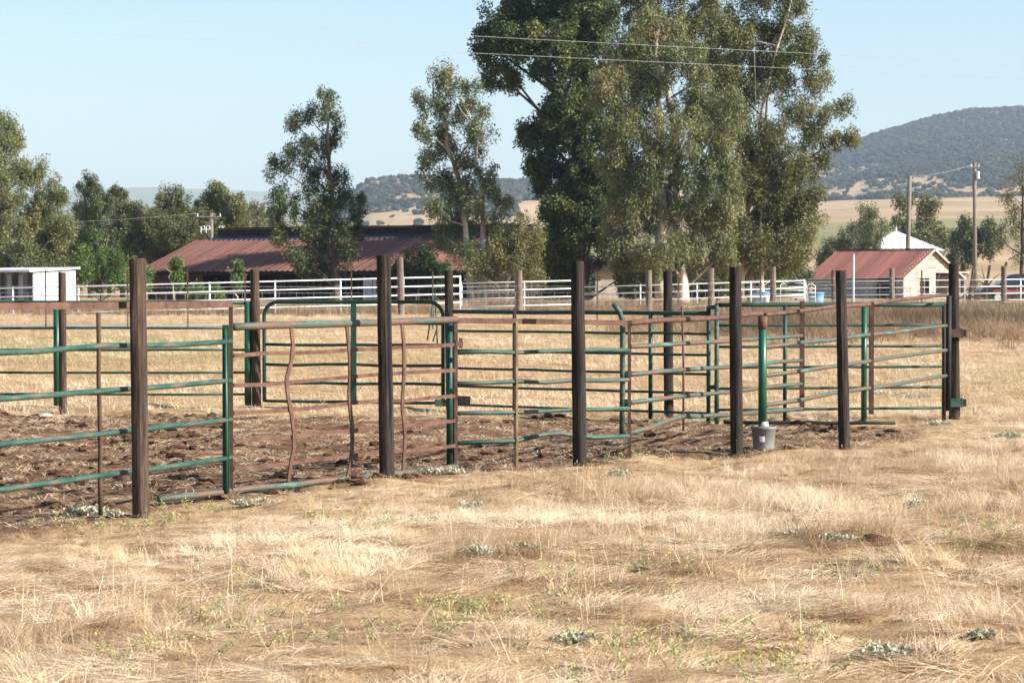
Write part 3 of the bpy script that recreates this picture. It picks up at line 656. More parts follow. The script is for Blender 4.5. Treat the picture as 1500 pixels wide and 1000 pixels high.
def small_plant(kind, px, py, size, seed, lab=None):
    r = np.random.default_rng(seed); D = F*CH/(py-HZ); p = W(px, D); zg = float(gz(p[0], D)); base = np.array((p[0], D, zg))
    if kind == 'mullein':
        t = thing('mullein_plant', base, lab or 'low pale grey woolly weed mat in the dry grass', 'weed', 'pale grey weed mats')
        size *= .8; n = 600; q = r.normal(size=(n, 3))*(size, size*.6, size*.22); q[:, 2] = np.abs(q[:, 2])+.012
        cl = r.normal(size=(12, 2))*(size*.8, size*.5); k = r.integers(0, 12, n); q[:, :2] = q[:, :2]*.35+cl[k]
        ax = r.normal(size=(n, 3)); ax[:, 2] = np.abs(ax[:, 2])*.6+.1
        v, f = leaf_quads(base+q, .024, .017, ax, r); mesh_np('leaves', v, f, M['mullein'], t, {'tint': ('FACE', r.random(n))})
    else:
        t = thing('green_weed', base, lab or 'sprawling light green weed with tiny yellow flowers in dry grass', 'weed', 'green flowering weeds')
        mb = MB(); C_ = []; T_ = []
        for s in range(20):
            a = r.uniform(0, 6.28); L = size*r.uniform(.6, 1.2); b0 = base+np.array((r.normal()*size*1.5, r.normal()*size*2.2, 0)); b0[2] = float(gz(b0[0], b0[1])); tip = b0+np.array((math.cos(a)*L*.6, math.sin(a)*L*.6, L*.55))
            mid = (b0+tip)/2+(0, 0, L*.12); mb.tube([b0, mid, tip], [.002, .0016, .001], 4)
            for u in np.linspace(.15, 1, 9): C_.append(lerp(b0, tip, u)+(0, 0, .05*L*math.sin(u*3))); T_.append(r.uniform(0, .9) if u < .95 or r.random() < .5 else 1.0)
        C_ = np.repeat(np.array(C_), 2, 0)+r.normal(0, .008, (len(C_)*2, 3)); T_ = np.repeat(T_, 2)
        v, f = leaf_quads(C_, .02, .008, r.normal(size=C_.shape)+(0, 0, .3), r); mesh_np('leaves', v, f, M['weed_green'], t, {'tint': ('FACE', T_)}); tag(mb.build('stems', M['stem'], t), kind='stuff')
for k, (px, py, sz) in enumerate(((130, 748, .12), (155, 755, .07), (362, 738, .09), (385, 734, .06), (710, 812, .10), (765, 805, .05), (600, 764, .06), (690, 738, .07), (905, 697, .07), (645, 696, .11), (850, 965, .08), (1290, 968, .11), (1220, 800, .07), (1478, 642, .1), (1345, 738, .07), (1160, 790, .06), (1440, 930, .04), (1190, 560, .16), (1300, 580, .2), (1340, 585, .18), (575, 762, .05), (1375, 627, .12))):
    small_plant('mullein', px, py, sz, 500+k, {130: 'wide pale grey weed mat at the foot of the thin panel stay', 155: 'small pale grey weed beside the stout brown post foot', 362: 'pale grey weed mat against the rusty gate bottom pipe', 385: 'small pale grey weed tuft by the gate bottom pipe',
        645: 'pale grey weed mat before the steel gate post foot', 905: 'pale grey weed below the end of the humped panel', 1375: 'pale grey weed at the foot of the end post', 1220: 'pale grey weed mat left of a dark soil heap', 1190: 'pale grey weed seen between rails right of the pot'}.get(px))
for k, (px, py, sz) in enumerate(((330, 905, .16), (375, 945, .15), (200, 960, .11), (300, 742, .12), (235, 765, .08), (405, 850, .10), (560, 780, .11), (620, 935, .14), (700, 895, .10), (690, 890, .08), (910, 840, .15), (870, 880, .13), (1000, 980, .2), (930, 970, .16), (1060, 960, .14), (1190, 935, .11), (1390, 805, .16), (1450, 775, .12), (915, 672, .13), (800, 850, .1), (1240, 840, .09), (120, 770, .1), (1130, 985, .12), (480, 760, .08))):
    small_plant('green', px, py, sz, 600+k, {300: 'green weed growing by the loose end of the gate bottom pipe', 235: 'green weed beside the stout brown post foot', 915: 'green weed at the foot of the humped panel end upright', 910: 'green weed sprawling round the small dark soil heaps', 120: 'green weed just in front of the wide pale mat'}.get(px))

# ------------------------------------------------------------------ far fences
# steel T posts with woven wire
txs = [67, 187, 275, 359, 515, 634, 755, 875, 994, 1114, 1232, 1350, 1470, 1590, -60]; tps = []
for px in sorted(txs):
    D = 80+1.5*math.sin(px*.7); p = W(px, D); zb = float(gz(p[0], D)); zt = zpx(398+3*math.sin(px), D)
    if px < 400 or px > 860: pass
    t = tag(MB().box((0, 0, (zt-zb)/2-.2), (.05, .008, zt-zb+.4)).box((0, .018, (zt-zb)/2-.2), (.008, .03, zt-zb+.4)).build('steel_fence_post', M['tpost']), 'thin dark steel post of the wire fence behind the corral', 'post', 'steel posts of the wire fence')
    t.location = (p[0], D, zb); tps.append((p[0], D, zb))
t = thing('wire_fence', (tps[0][0], tps[0][1], tps[0][2]), 'thin woven wire strung between steel posts behind the corral', 'wire fence')
for h in (.12, .35, .6, .85, 1.1, 1.3):
    MB().tube([(x, y-.03, z+h) for x, y, z in tps], .0035, 4).build('wire_strand', M['wire'], t)
mb = MB()
for (x0, y0, z0), (x1, y1, z1) in zip(tps[:-1], tps[1:]):
    for q in np.arange(0, 1, .16): mb.tube([(x0+(x1-x0)*q, y0+(y1-y0)*q-.03, z0+(z1-z0)*q+.12), (x0+(x1-x0)*q, y0+(y1-y0)*q-.03, z0+(z1-z0)*q+1.1)], .003, 3, False)
tag(mb.build('wire_stays', M['wire'], t), kind='stuff')
# leaning braces
D = 62; t = thing('pipe_brace', W(634, D, ginset(634, D)), 'thin dark pipe braces leaning together behind the round cornered gate', 'brace')
for (x0, y0, x1, y1) in ((626, 498, 636, 432), (642, 530, 637, 425), (634, 500, 641, 478)): MB().tube([PX(x0, y0, D), PX(x1, y1, D)], .02, 6).build('pipe', M['green_dark'], t, True)
# white pipe fence
def white_fence(label, pxs, D, tops, sp, group='white pipe fence runs', nr=4):
    x0 = pxs[0]; t = thing('white_pipe_fence', W(x0, D, ginset(x0, D)), label, 'fence', group)
    top = lambda px: np.interp(px, [pxs[0], pxs[-1]], tops)
    for k in range(nr): MB().tube([PX(px, top(px)+sp*k, D) for px in (pxs[0], (pxs[0]+pxs[-1])/2, pxs[-1])], .026, 8).build('rail', M['white_pipe'], t, True)
    for px in pxs:
        p = PX(px, top(px)-1.5, D+.04); zb = float(gz(p[0], D)); MB().tube([(p[0], p[1], min(zb, p[2]-1.3)-.1), tuple(p)], .034, 8).build('post', M['white_pipe'], t, True)
white_fence('long white four rail pipe fence in front of the red roofed barn', list(np.arange(-175, 560, 96.0)+2)+[591, 674], 103, (427, 405), 12.7)
white_fence('white four rail pipe fence in front of the olive bushes', [676, 768, 838], 110, (415, 411), 11.6)
white_fence('white pipe fence under the tall eucalyptus trees', [840, 938, 1021, 1100, 1178], 121, (421, 411), 10.7)
white_fence('white pipe fence in front of the weathered cabin and dark vehicle', [1180, 1250, 1335, 1413, 1495, 1580], 133, (413, 408), 10, nr=4)
def white_panel(px0, px1, y0, y1, D, n, label):
    t = thing('horse_panel', W(px0, D, ginset(px0, D)), label, 'corral panel', 'white horse panels'); r = 3
    pts = [PX(px0, y1, D), PX(px0, y0+r, D), PX(px0+r, y0, D), PX(px1-r, y0, D), PX(px1, y0+r, D), PX(px1, y1, D)]
    zb = float(gz(pts[0][0], D)); 
    MB().tube([(pts[0][0], D, zb)]+pts[1:5]+[(pts[5][0], D, zb)], .022, 6).build('frame', M['white_pipe'], t, True)
    for k in range(1, n): 
        yy = y0+(y1-y0)*k/n; MB().tube([PX(px0, yy, D), PX(px1, yy, D)], .018, 6).build('rail', M['white_pipe'], t, True)
white_panel(1143, 1179, 415, 441, 116, 5, 'small white tube panel leaning by the blue trough')
white_panel(1182, 1194, 416, 441, 117, 4, 'narrow white tube panel with round corners by the blue tub')
# old tie posts
for px, yt, D, wd, lb in ((587, 377, 100, 10, 'tall tan timber post in front of the dense dark shrub'), (760, 396, 108, 10.5, 'grey timber post in front of the olive shrub tree'), (950, 396, 112, 9.5, 'grey timber post just left of the black back post under the grove'), (1041, 393, 113, 10, 'grey timber post between black back post and pot under the grove'), (1132, 391, 114, 9, 'grey timber post beside the long blue trough'), (1221, 396, 116, 8, 'grey timber post beside the pale blue tub'), (1306, 393, 118, 8, 'timber post in front of the shaded cabin side wall'), (1470, 390, 120, 8.5, 'timber post in front of the dark parked car')):
    wood_post('fence_post', px+1, px-(1 if px == 587 else 0), D, yt, wd/2/F*D, M['post_grey'], lb, group='weathered timber posts by the white fence', taper=.9)
D = 118; p = W(1250, D); zb = ginset(1250, D)
tag(MB().tube([(p[0], D, zb-.2), (p[0], D, zpx(373, D))], .055, 10).tube([(p[0], D, zpx(373, D)), (p[0], D, zpx(372, D))], [.065, .05], 10).build('metal_pole', M['galv']), 'bare galvanised metal pole in front of the weathered cabin', 'pole')
# tubs
def tub(px0, px1, py, D, m, label, cat):
    xa, xb = W(px0, D)[0], W(px1, D)[0]; cx = (xa+xb)/2; zb = float(gz(cx, D)); zt = max(zpx(py, D), zb+.35); rw = (xb-xa)/2; vs = []; n = 20
    rz = [(.86, 0), (.93, .5), (1, .94), (1.05, .95), (1.05, 1), (.95, 1), (.88, .3), (0, .3)]
    for r_, z in rz:
        for j in range(n):
            a = 2*math.pi*j/n; vs.append((cx+rw*r_*math.cos(a), D+min(rw, .6)*r_*math.sin(a), zb+(zt-zb)*z))
    fs = [(k*n+j, k*n+(j+1) % n, (k+1)*n+(j+1) % n, (k+1)*n+j) for k in range(len(rz)-1) for j in range(n)]
    tag(MB().add([np.array(v)-(cx, D, zb) for v in vs], fs).build('water_tub', m, None, True), label, cat).location = (cx, D, zb)
tub(1099, 1128, 427, 128, M['blue_tub'], 'long blue water trough behind the white fence', 'trough')
tub(1184, 1207, 428, 127, M['blue_tub'], 'tall pale blue water tub behind narrow white panel', 'tub')
tub(1117, 1127, 433, 124, M['shed_white'], 'small white bucket in front of the blue trough', 'bucket')

# ------------------------------------------------------------------ buildings
def frame_uv(X, Y, ang):
    u = np.array((math.cos(ang), math.sin(ang))); v = np.array((-math.sin(ang), math.cos(ang)))
    return lambda a, b, z: np.array((X+u[0]*a+v[0]*b, Y+u[1]*a+v[1]*b, z))
def sheet_mesh(name, width, length, per, amp, m):
    n = int(round(width/per))*10; xs_ = np.linspace(0, width, n+1); V = []; 
    for y_ in (0, length):
        for x_ in xs_: V.append((x_, y_, amp*(2*abs(math.cos(math.pi*x_/per))**5-1)))
    f = [(k, k+1, n+2+k, n+1+k) for k in range(n)]
    me = bpy.data.meshes.new(name); me.from_pydata(V, [], f); me.materials.append(m); me.update()
    for p in me.polygons: p.use_smooth = True
    return me
def place_sheet(me, parent, o3, ux, uy, name='roof_sheet'):
    ob = bpy.data.objects.new(name, me); COL.objects.link(ob); ob.parent = parent
    ux = Vector(ux).normalized(); uy = Vector(uy).normalized(); uz = ux.cross(uy)
    mt = Matrix((ux, uy, uz)).transposed().to_4x4(); mt.translation = Vector(o3)-parent_world(parent); ob.matrix_local = mt; return ob
# red roofed barn
Db = 190; p = W(215, Db); q = frame_uv(p[0], Db, R(-30)); gb = .68; LB = 28.5; WB = 16.4; ze = 2.95; zr = 5.22; wr = 6.9
barn = thing('barn', q(0, 0, gb), 'long open barn with rusty red corrugated roof and raised dark ridge vent', 'barn')
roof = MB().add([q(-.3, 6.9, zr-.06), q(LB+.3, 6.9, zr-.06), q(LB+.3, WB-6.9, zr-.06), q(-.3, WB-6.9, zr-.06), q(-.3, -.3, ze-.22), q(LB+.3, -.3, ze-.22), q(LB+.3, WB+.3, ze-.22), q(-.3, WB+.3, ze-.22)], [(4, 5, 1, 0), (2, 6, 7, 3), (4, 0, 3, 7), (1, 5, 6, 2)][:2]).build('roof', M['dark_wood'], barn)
sl_ = math.hypot(wr+.5, zr-ze+.16); dz = (zr-ze+.16)
meS = sheet_mesh('roof_sheet', .98, sl_*.53, .49, .045, M['rust_roof'])
uu = q(1, 0, 0)-q(0, 0, 0); vv = q(0, 1, 0)-q(0, 0, 0)
sf = vv*(wr+.5)+np.array((0, 0, dz)); sb = -vv*(wr+.5)+np.array((0, 0, dz))
nS = int((LB+1)/.95)
for k in range(nS):
    for row in (1, 0):
        o3 = q(-.5+.95*k, -.5, ze-.12)+sf*(.48*row)+np.array((0, 0, .012*row+.004*(k % 2)))+np.array((0, 0, .006*random.random()))
        place_sheet(meS, roof, o3-sf/np.linalg.norm(sf)*(.05*random.random() if row == 0 else 0), uu, sf)
    o3 = q(-.5+.95*k+.95, WB+.5, ze-.12)
    if k % 3 == 0: pass
meB = sheet_mesh('roof_sheet', .98, sl_, .49, .045, M['rust_roof'])
for k in range(nS): place_sheet(meB, roof, q(-.5+.95*k+.95, WB+.5, ze-.12)+np.array((0, 0, .004*(k % 2))), -uu, sb)
# blue strip, vent wall, cap
MB().add([q(.8, wr-.05, zr+.05), q(LB, wr-.05, zr+.05), q(LB, wr+.55, zr+.42), q(.8, wr+.55, zr+.42), q(.8, WB-wr+.05, zr+.05), q(LB, WB-wr+.05, zr+.05), q(LB, WB-wr-.55, zr+.42), q(.8, WB-wr-.55, zr+.42)], [(0, 1, 2, 3), (5, 4, 7, 6)]).build('ridge_flashing', M['blue_metal'], barn)
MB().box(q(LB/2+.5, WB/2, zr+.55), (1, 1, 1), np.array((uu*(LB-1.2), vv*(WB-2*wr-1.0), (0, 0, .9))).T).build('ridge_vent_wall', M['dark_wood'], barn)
MB().add([q(1.0, wr+.3, zr+.86), q(LB+.2, wr+.3, zr+.86), q(LB+.2, WB/2, zr+1.0), q(1.0, WB/2, zr+1.0), q(LB+.2, WB-wr-.3, zr+.86), q(1.0, WB-wr-.3, zr+.86)], [(0, 1, 2, 3), (3, 2, 4, 5)]).build('ridge_cap', M['rust_dark'], barn)
# walls and posts
for k in range(8):
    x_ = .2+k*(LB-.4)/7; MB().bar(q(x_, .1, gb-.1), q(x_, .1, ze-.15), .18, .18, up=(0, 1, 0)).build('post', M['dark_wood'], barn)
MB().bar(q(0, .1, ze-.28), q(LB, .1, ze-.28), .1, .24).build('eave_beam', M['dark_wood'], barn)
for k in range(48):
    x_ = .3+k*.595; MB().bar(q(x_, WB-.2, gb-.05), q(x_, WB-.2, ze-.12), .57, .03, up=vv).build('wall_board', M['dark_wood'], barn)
for x_ in (.05, LB-.05):
    for k in range(26):
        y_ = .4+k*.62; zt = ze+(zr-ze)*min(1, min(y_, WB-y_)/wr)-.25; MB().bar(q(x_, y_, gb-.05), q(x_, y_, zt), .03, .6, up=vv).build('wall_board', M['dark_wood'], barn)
for k in range(8): MB().bar(q(.55+k*.6, .3, gb-.05), q(.55+k*.6, .3, ze-.3), .03, .57, up=uu).build('wall_board', M['rust_dark'], barn)
d0 = at_line(q(0, 0, 0)[:2], q(LB, 0, 0)[:2], 532); d1 = at_line(q(0, 0, 0)[:2], q(LB, 0, 0)[:2], 551)
MB().add([v3(d0, gb), v3(d1, gb), v3(d1, 2.15), v3(d0, 2.15), v3(d0+vv[:2]*.06, gb), v3(d1+vv[:2]*.06, gb), v3(d1+vv[:2]*.06, 2.15), v3(d0+vv[:2]*.06, 2.15)], [(0, 1, 2, 3), (5, 4, 7, 6), (3, 2, 6, 7), (1, 5, 6, 2), (4, 0, 3, 7)]).build('door', M['door_pale'], barn)
# weathered cabin
Dc = 212; p = W(1323, Dc); q = frame_uv(p[0], Dc, R(47)); gc = .66; GW = 99/F*Dc/math.cos(R(47)); CL = 9.4; ze = zpx(402, Dc); za = zpx(364.5, Dc+3)
uu = q(1, 0, 0)-q(0, 0, 0); vv = q(0, 1, 0)-q(0, 0, 0)
cab = thing('cabin', q(0, 0, gc), 'weathered cream board cabin with rusty red roof and dark openings', 'cabin')
wall = MB().add([q(.08, .08, gc), q(.08, .08, ze), q(GW/2, .08, za-.05), q(GW-.08, .08, ze), q(GW-.08, .08, gc)], [(0, 1, 2, 3, 4)])
# gable siding boards with openings cut
op = [(-.0, 0, 0, 0)]
o1 = at_line(q(0, 0, 0)[:2], q(GW, 0, 0)[:2], 1346); a1 = np.linalg.norm(o1-q(0, 0, 0)[:2]); o2 = at_line(q(0, 0, 0)[:2], q(GW, 0, 0)[:2], 1361); a2 = np.linalg.norm(o2-q(0, 0, 0)[:2])
b1 = np.linalg.norm(at_line(q(0, 0, 0)[:2], q(GW, 0, 0)[:2], 1370)-q(0, 0, 0)[:2]); b2 = np.linalg.norm(at_line(q(0, 0, 0)[:2], q(GW, 0, 0)[:2], 1419)-q(0, 0, 0)[:2])
wt = zpx(407, Dc); wb_ = .95; dt = zpx(399, Dc)
gable = MB().box(q(GW/2, .3, gc+.05), (1, 1, 1), np.array((uu*(GW-.3), vv*.1, (0, 0, .12))).T).build('gable_wall', M['siding'], cab)
bh = .2; z = gc+.02
while z < za-.1:
    z1 = z+bh-.03; zm = (z+z1)/2
    hw = GW/2 if zm < ze else GW/2*(za-zm)/(za-ze); x0, x1 = GW/2-hw, GW/2+hw; spans = [(x0, x1)]
    cuts = ([(a1, a2)] if wb_ < zm < wt else [])+([(b1, b2)] if zm < dt else [])
    for c0, c1 in cuts: spans = [s_ for (s0, s1) in spans for s_ in ((s0, min(s1, c0)), (max(s0, c1), s1)) if s_[1]-s_[0] > .03]
    for s0, s1 in spans:
        mb = MB(); c_ = q((s0+s1)/2, .0, zm); mb.box(c_, (1, 1, 1), np.array((uu*(s1-s0), vv*.05, (0, 0, z1-z))).T)
        ob = mb.build('siding_board', M['siding'], gable)
    z += bh
# side wall
side = MB().box(q(.15, CL-.1, (gc+ze)/2), (1, 1, 1), np.array((uu*.08, vv*.2, (0, 0, ze-gc))).T).build('side_wall', M['siding'], cab)
s1_ = np.linalg.norm(at_line(q(0, 0, 0)[:2], q(0, CL, 0)[:2], 1313)-q(0, 0, 0)[:2]); s2_ = np.linalg.norm(at_line(q(0, 0, 0)[:2], q(0, CL, 0)[:2], 1284)-q(0, 0, 0)[:2])
z = gc+.02
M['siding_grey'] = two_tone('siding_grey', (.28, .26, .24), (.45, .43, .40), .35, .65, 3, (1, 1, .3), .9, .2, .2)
while z < ze-.05:
    z1 = min(z+.29, ze)
    for c0, c1 in ((.03, s1_), (s2_, CL)):
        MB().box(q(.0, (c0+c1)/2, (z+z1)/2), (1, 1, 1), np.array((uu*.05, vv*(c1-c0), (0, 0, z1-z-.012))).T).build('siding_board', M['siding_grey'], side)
    z += .3
MB().box(q(GW-.05, CL/2, (gc+ze)/2), (1, 1, 1), np.array((uu*.08, vv*CL, (0, 0, ze-gc))).T).build('side_wall', M['siding'], cab)
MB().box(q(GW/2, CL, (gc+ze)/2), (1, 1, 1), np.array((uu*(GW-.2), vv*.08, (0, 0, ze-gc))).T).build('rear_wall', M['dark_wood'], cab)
MB().box(q(GW/2, 2.2, (gc+ze)/2), (1, 1, 1), np.array((uu*(GW-.3), vv*.06, (0, 0, ze-gc))).T).build('added_dark_sheet', M['dark_wood'], cab)  # added dark sheet behind the gable so the openings read as deep shade
for s_, x_ in ((1, a1), (-1, a2)): MB().bar(q(x_, -.03, wb_), q(x_, -.03, wt), .06, .10, up=uu).build('window_frame', M['siding'], cab)
MB().bar(q((a1+a2)/2, -.02, wb_), q((a1+a2)/2, -.02, wt), .04, .05, up=uu).build('window_frame', M['siding'], cab)
MB().bar(q(a1-.1, -.04, wt+.04), q(a2+.1, -.04, wt+.04), .06, .09).build('window_frame', M['siding'], cab)
MB().bar(q(b1, -.04, dt+.05), q(b2, -.04, dt+.05), .05, .12).build('door_header', M['siding_grey'], cab)
MB().bar(q(b1+.05, .15, gc), q(b1+.75, .1, dt-.1), .06, .05).build('plank', M['post_grey'], cab)
rf = MB().bar(q(GW/2, -.4, za+.04), q(GW/2, CL+.3, za+.04), .3, .05).build('roof', M['rust_roof_deep'], cab)
ov = .55; sl_v = -uu*(GW/2+ov); drop = (za-ze)*(1+ov/(GW/2)); 
Ls = math.hypot(GW/2+ov, drop); meS = sheet_mesh('roof_sheet', .95, Ls, .19, .022, M['rust_roof_deep'])
for k in range(int((CL+.8)/.92)):
    y_ = -.45+k*.92
    place_sheet(meS, rf, q(-ov, y_+.92, za-drop+.004*(k % 2)), -vv, uu*(GW/2+ov)+np.array((0, 0, drop)))
    place_sheet(meS, rf, q(GW+ov, y_, za-drop+.004*(k % 2)), vv, -uu*(GW/2+ov)+np.array((0, 0, drop)))
for sgn in (-1, 1): MB().bar(q(GW/2+sgn*(GW/2+ov), -.42, za-drop-.06), q(GW/2, -.42, za-.06), .04, .16).build('barge_board', M['siding'], rf)
# white roofed house
Dw = 262; p = W(1312, Dw); gw = .7; x0 = p[0]; zA = zpx(338, Dw); hwid = 4.4; zE = zA-hwid*.47
t = thing('house', (x0, Dw, gw), 'house with pale white pyramid roof behind the weathered cabin', 'house')
MB().box((x0, Dw, (gw+zE)/2), (2*hwid-1, 2*hwid-1, zE-gw)).build('wall', M['siding'], t)
rf = MB().add([(x0-hwid, Dw-hwid, zE-.05), (x0+hwid, Dw-hwid, zE-.05), (x0+hwid, Dw+hwid, zE-.05), (x0-hwid, Dw+hwid, zE-.05), (x0, Dw, zA)], [(0, 1, 4), (1, 2, 4), (2, 3, 4), (3, 0, 4)]).build('roof', M['white_roof'], t)
for k in range(-5, 6):
    xx = k*.8; top = 1-abs(xx)/hwid; MB().bar((x0+xx, Dw-hwid, zE), (x0+xx, Dw-hwid+hwid*top-.05, zE+(zA-zE)*top), .06, .03).build('roof_seam', M['white_roof'], rf)
MB().tube([(x0, Dw, zA-.1), (x0, Dw, zA+.35)], .12, 8).build('roof_vent', M['galv'], rf)
# small white shed
Ds = 112; p = W(50, Ds); q = frame_uv(p[0], Ds, R(48)); gs = float(gz(p[0], Ds)); uu = q(1, 0, 0)-q(0, 0, 0); vv = q(0, 1, 0)-q(0, 0, 0)
SW = 51/F*Ds/math.cos(R(48)); zt = zpx(399, Ds); SL = 5.2
sh = thing('shed', q(0, 0, gs), 'small white metal shed with open shaded front', 'shed')
def wallq(name, a0, b0, a1, b1, zt0, zt1, m, th=.05):
    A = q(a0, b0, 0)[:2]; B = q(a1, b1, 0)[:2]; e_ = (B-A)/np.linalg.norm(B-A); nn = np.array((-e_[1], e_[0]))*th
    MB().add([v3(A, gs-.05), v3(B, gs-.05), v3(B, zt1), v3(A, zt0), v3(A+nn, gs-.05), v3(B+nn, gs-.05), v3(B+nn, zt1), v3(A+nn, zt0)], [(0, 1, 2, 3), (5, 4, 7, 6), (3, 2, 6, 7), (0, 4, 5, 1), (4, 0, 3, 7), (1, 5, 6, 2)]).build(name, m, sh)
for k in range(6): wallq('wall_panel', SW*k/6+.008, 0, SW*(k+1)/6-.008, 0, zt+.10*k/6, zt+.10*(k+1)/6, M['shed_white'])
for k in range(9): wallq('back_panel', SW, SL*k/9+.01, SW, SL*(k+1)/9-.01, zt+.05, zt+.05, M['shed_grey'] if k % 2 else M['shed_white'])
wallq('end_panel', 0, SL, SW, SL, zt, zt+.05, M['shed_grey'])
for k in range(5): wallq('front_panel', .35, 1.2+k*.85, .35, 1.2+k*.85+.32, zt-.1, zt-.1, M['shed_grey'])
MB().add([q(-.35, -.15, zt+.02), q(SW+.15, -.15, zt+.17), q(SW+.15, SL+.2, zt+.17), q(-.35, SL+.2, zt+.02), q(-.35, -.15, zt+.12), q(SW+.15, -.15, zt+.25), q(SW+.15, SL+.2, zt+.25), q(-.35, SL+.2, zt+.12)], [(0, 3, 2, 1), (4, 5, 6, 7), (0, 1, 5, 4), (1, 2, 6, 5), (2, 3, 7, 6), (3, 0, 4, 7)]).build('roof', M['shed_white'], sh)
for b_ in (.05, SL*.5, SL-.05): MB().bar(q(.03, b_, gs-.1), q(.03, b_, zt), .08, .08, up=(0, 1, 0)).build('post', M['shed_white'], sh)

# ------------------------------------------------------------------ vehicle behind the fence
Dv = 150; xv = W(1433, Dv)[0]; gv = float(gz(xv, Dv)); car = thing('parked_car', (xv+2.2, Dv, gv), 'dark high roofed car parked behind the white fence', 'car')
prof_ = [(0, .35), (.02, .75), (.15, .95), (1.05, 1.08), (1.75, 1.66), (2.1, 1.74), (3.9, 1.72), (4.35, 1.12), (4.45, .9), (4.45, .38), (3.95, .3), (3.9, .55), (3.6, .72), (3.25, .55), (3.2, .3), (1.35, .3), (1.3, .55), (1.0, .72), (.65, .55), (.6, .3)]
vs = []; 
for yy, ins in ((-.86, 0), (.86, 0)):
    for (x_, z_) in prof_: vs.append((xv+x_, Dv+yy*(1 if z_ < 1.1 else .86), gv+z_))
n = len(prof_); MB().add(vs, [tuple(range(n)), tuple(range(2*n-1, n-1, -1))]+[(k, n+k, n+(k+1) % n, (k+1) % n) for k in range(n)]).build('body', M['car_paint'], car)
for pts in (((1.2, 1.12), (1.8, 1.6), (2.45, 1.62), (2.45, 1.12)), ((2.53, 1.12), (2.53, 1.62), (3.3, 1.62), (3.4, 1.12)), ((3.5, 1.12), (3.4, 1.6), (3.8, 1.58), (4.1, 1.14))):
    MB().add([(xv+x_, Dv-.86*(.87+.13*(1.62-z_)/.5)-.012, gv+z_) for x_, z_ in pts], [(0, 1, 2, 3)]).build('window', M['glass_dark'], car)
MB().add([(xv+1.1, Dv-.7, gv+1.13), (xv+1.72, Dv-.62, gv+1.655), (xv+1.72, Dv+.62, gv+1.655), (xv+1.1, Dv+.7, gv+1.13)], [(0, 1, 2, 3)]).build('windscreen', M['glass_dark'], car).location.z += .015
for x_ in (1.0, 3.6):
    for yy in (-.82, .66):
        wh = MB().tube([(xv+x_, Dv+yy-.02, gv+.34), (xv+x_, Dv+yy+.2, gv+.34)], .34, 18).build('wheel', M['tyre'], car); MB().tube([(xv+x_, Dv+yy-.035, gv+.34), (xv+x_, Dv+yy+.02, gv+.34)], .2, 14).build('rim', M['chrome'], wh)
MB().box((xv+2.3, Dv-.875, gv+.72), (3.2, .02, .16)).build('side_stripe', M['car_red'], car)
for yy in (-.6, .6): MB().box((xv-.0, Dv+yy, gv+.78), (.06, .34, .14)).build('headlight', M['chrome'], car)
# brush pile
Dp = 168; t0 = W(1452, Dp); r = np.random.default_rng(77); mb = MB()
for k in range(140):
    c = np.array((t0[0]+r.normal()*1.3, Dp+r.normal()*.9, .7)); a = r.uniform(0, 6.28); L = r.uniform(.8, 2.2); e_ = r.uniform(-.1, .7); c[2] += abs(r.normal())*.55*max(0, 1-abs(c[0]-t0[0])/3)
    d_ = np.array((math.cos(a)*math.cos(e_), math.sin(a)*math.cos(e_), math.sin(e_))); mid = c+d_*L*.5+r.normal(0, .12, 3); mb.tube([c, mid, c+d_*L+r.normal(0, .15, 3)], [.05, .035, .012], 5)
for k in range(3): mb.tube([(t0[0]-1.5+k, Dp, .5), (t0[0]-1.2+k*1.1, Dp, 2.9+.2*k)], [.12, .09], 6)
o = mb.build('brush_pile', M['bark_dark']); tag(o, 'tangled heap of dark dead branches behind the parked car', 'brush pile')

# ------------------------------------------------------------------ poles and wires
def pole(px0, px1, ybase, ytop, D, r, label, arm=None):
    p = W(px0, D); zb = float(gz(p[0], D)) if D < 290 else float(hz(np.array([p[0]]), np.array([D]))[0]); t_ = PX(px1, ytop, D)
    t = thing('utility_pole', (p[0], D, zb), label, 'utility pole')
    MB().tube([(p[0], D, zb-.5), ((p[0]+t_[0])/2, D, (zb+t_[2])/2), tuple(t_)], [r*1.25, r*1.1, r], 10).build('shaft', M['pole_wood'], t, True)
    if arm:
        for (dx, dz, L) in arm:
            MB().bar((t_[0]+dx-L/2, D-.15, t_[2]-dz), (t_[0]+dx+L/2, D-.15, t_[2]-dz), .1, .12).build('crossarm', M['pole_wood'], t)
            for q_ in (-.45, .45): MB().tube([(t_[0]+dx+L*q_, D-.15, t_[2]-dz+.05), (t_[0]+dx+L*q_, D-.15, t_[2]-dz+.3)], [.06, .04], 8).build('insulator', M['shed_white'], t)
    return t, t_
pole(1328, 1332, 0, 258, 235, .19, 'leaning bare wooden pole rising behind the cabin roof')
t, top2 = pole(1428, 1427, 0, 238, 245, .17, 'tall wooden utility pole with short crossarm right of the cabin', [(0, .5, .8)])
MB().tube([(top2[0]+.25, 244.8, top2[2]-1.6), (top2[0]+.25, 244.8, top2[2]-.9)], .2, 10).build('transformer', M['galv'], t)
t, top3 = pole(310, 310, 0, 312, 222, .16, 'short utility pole with crossarm above the barn ridge end', [(-.2, .35, 2.2)])
for dx in (-.75, -.3, .85):
    c = top3+(dx, -.2, -1.45); MB().tube([c+(-.14, 0, -.3), c+(-.14, 0, .25), c+(.16, 0, .3), c+(.2, 0, 0), c+(-.1, 0, -.02)], .04, 5).build('bracket', M['shed_white'], t)
def wire(name, pts, r, label, group=None):
    o = MB().tube(pts, r, 5).build(name, M['wire'], None, True); return tag(o, label, 'wire', group)
def sag(a, b, s, n=24): return [lerp(a, b, u)-np.array((0, 0, 4*s*u*(1-u))) for u in np.linspace(0, 1, n)]
DA, DB = 126, 126
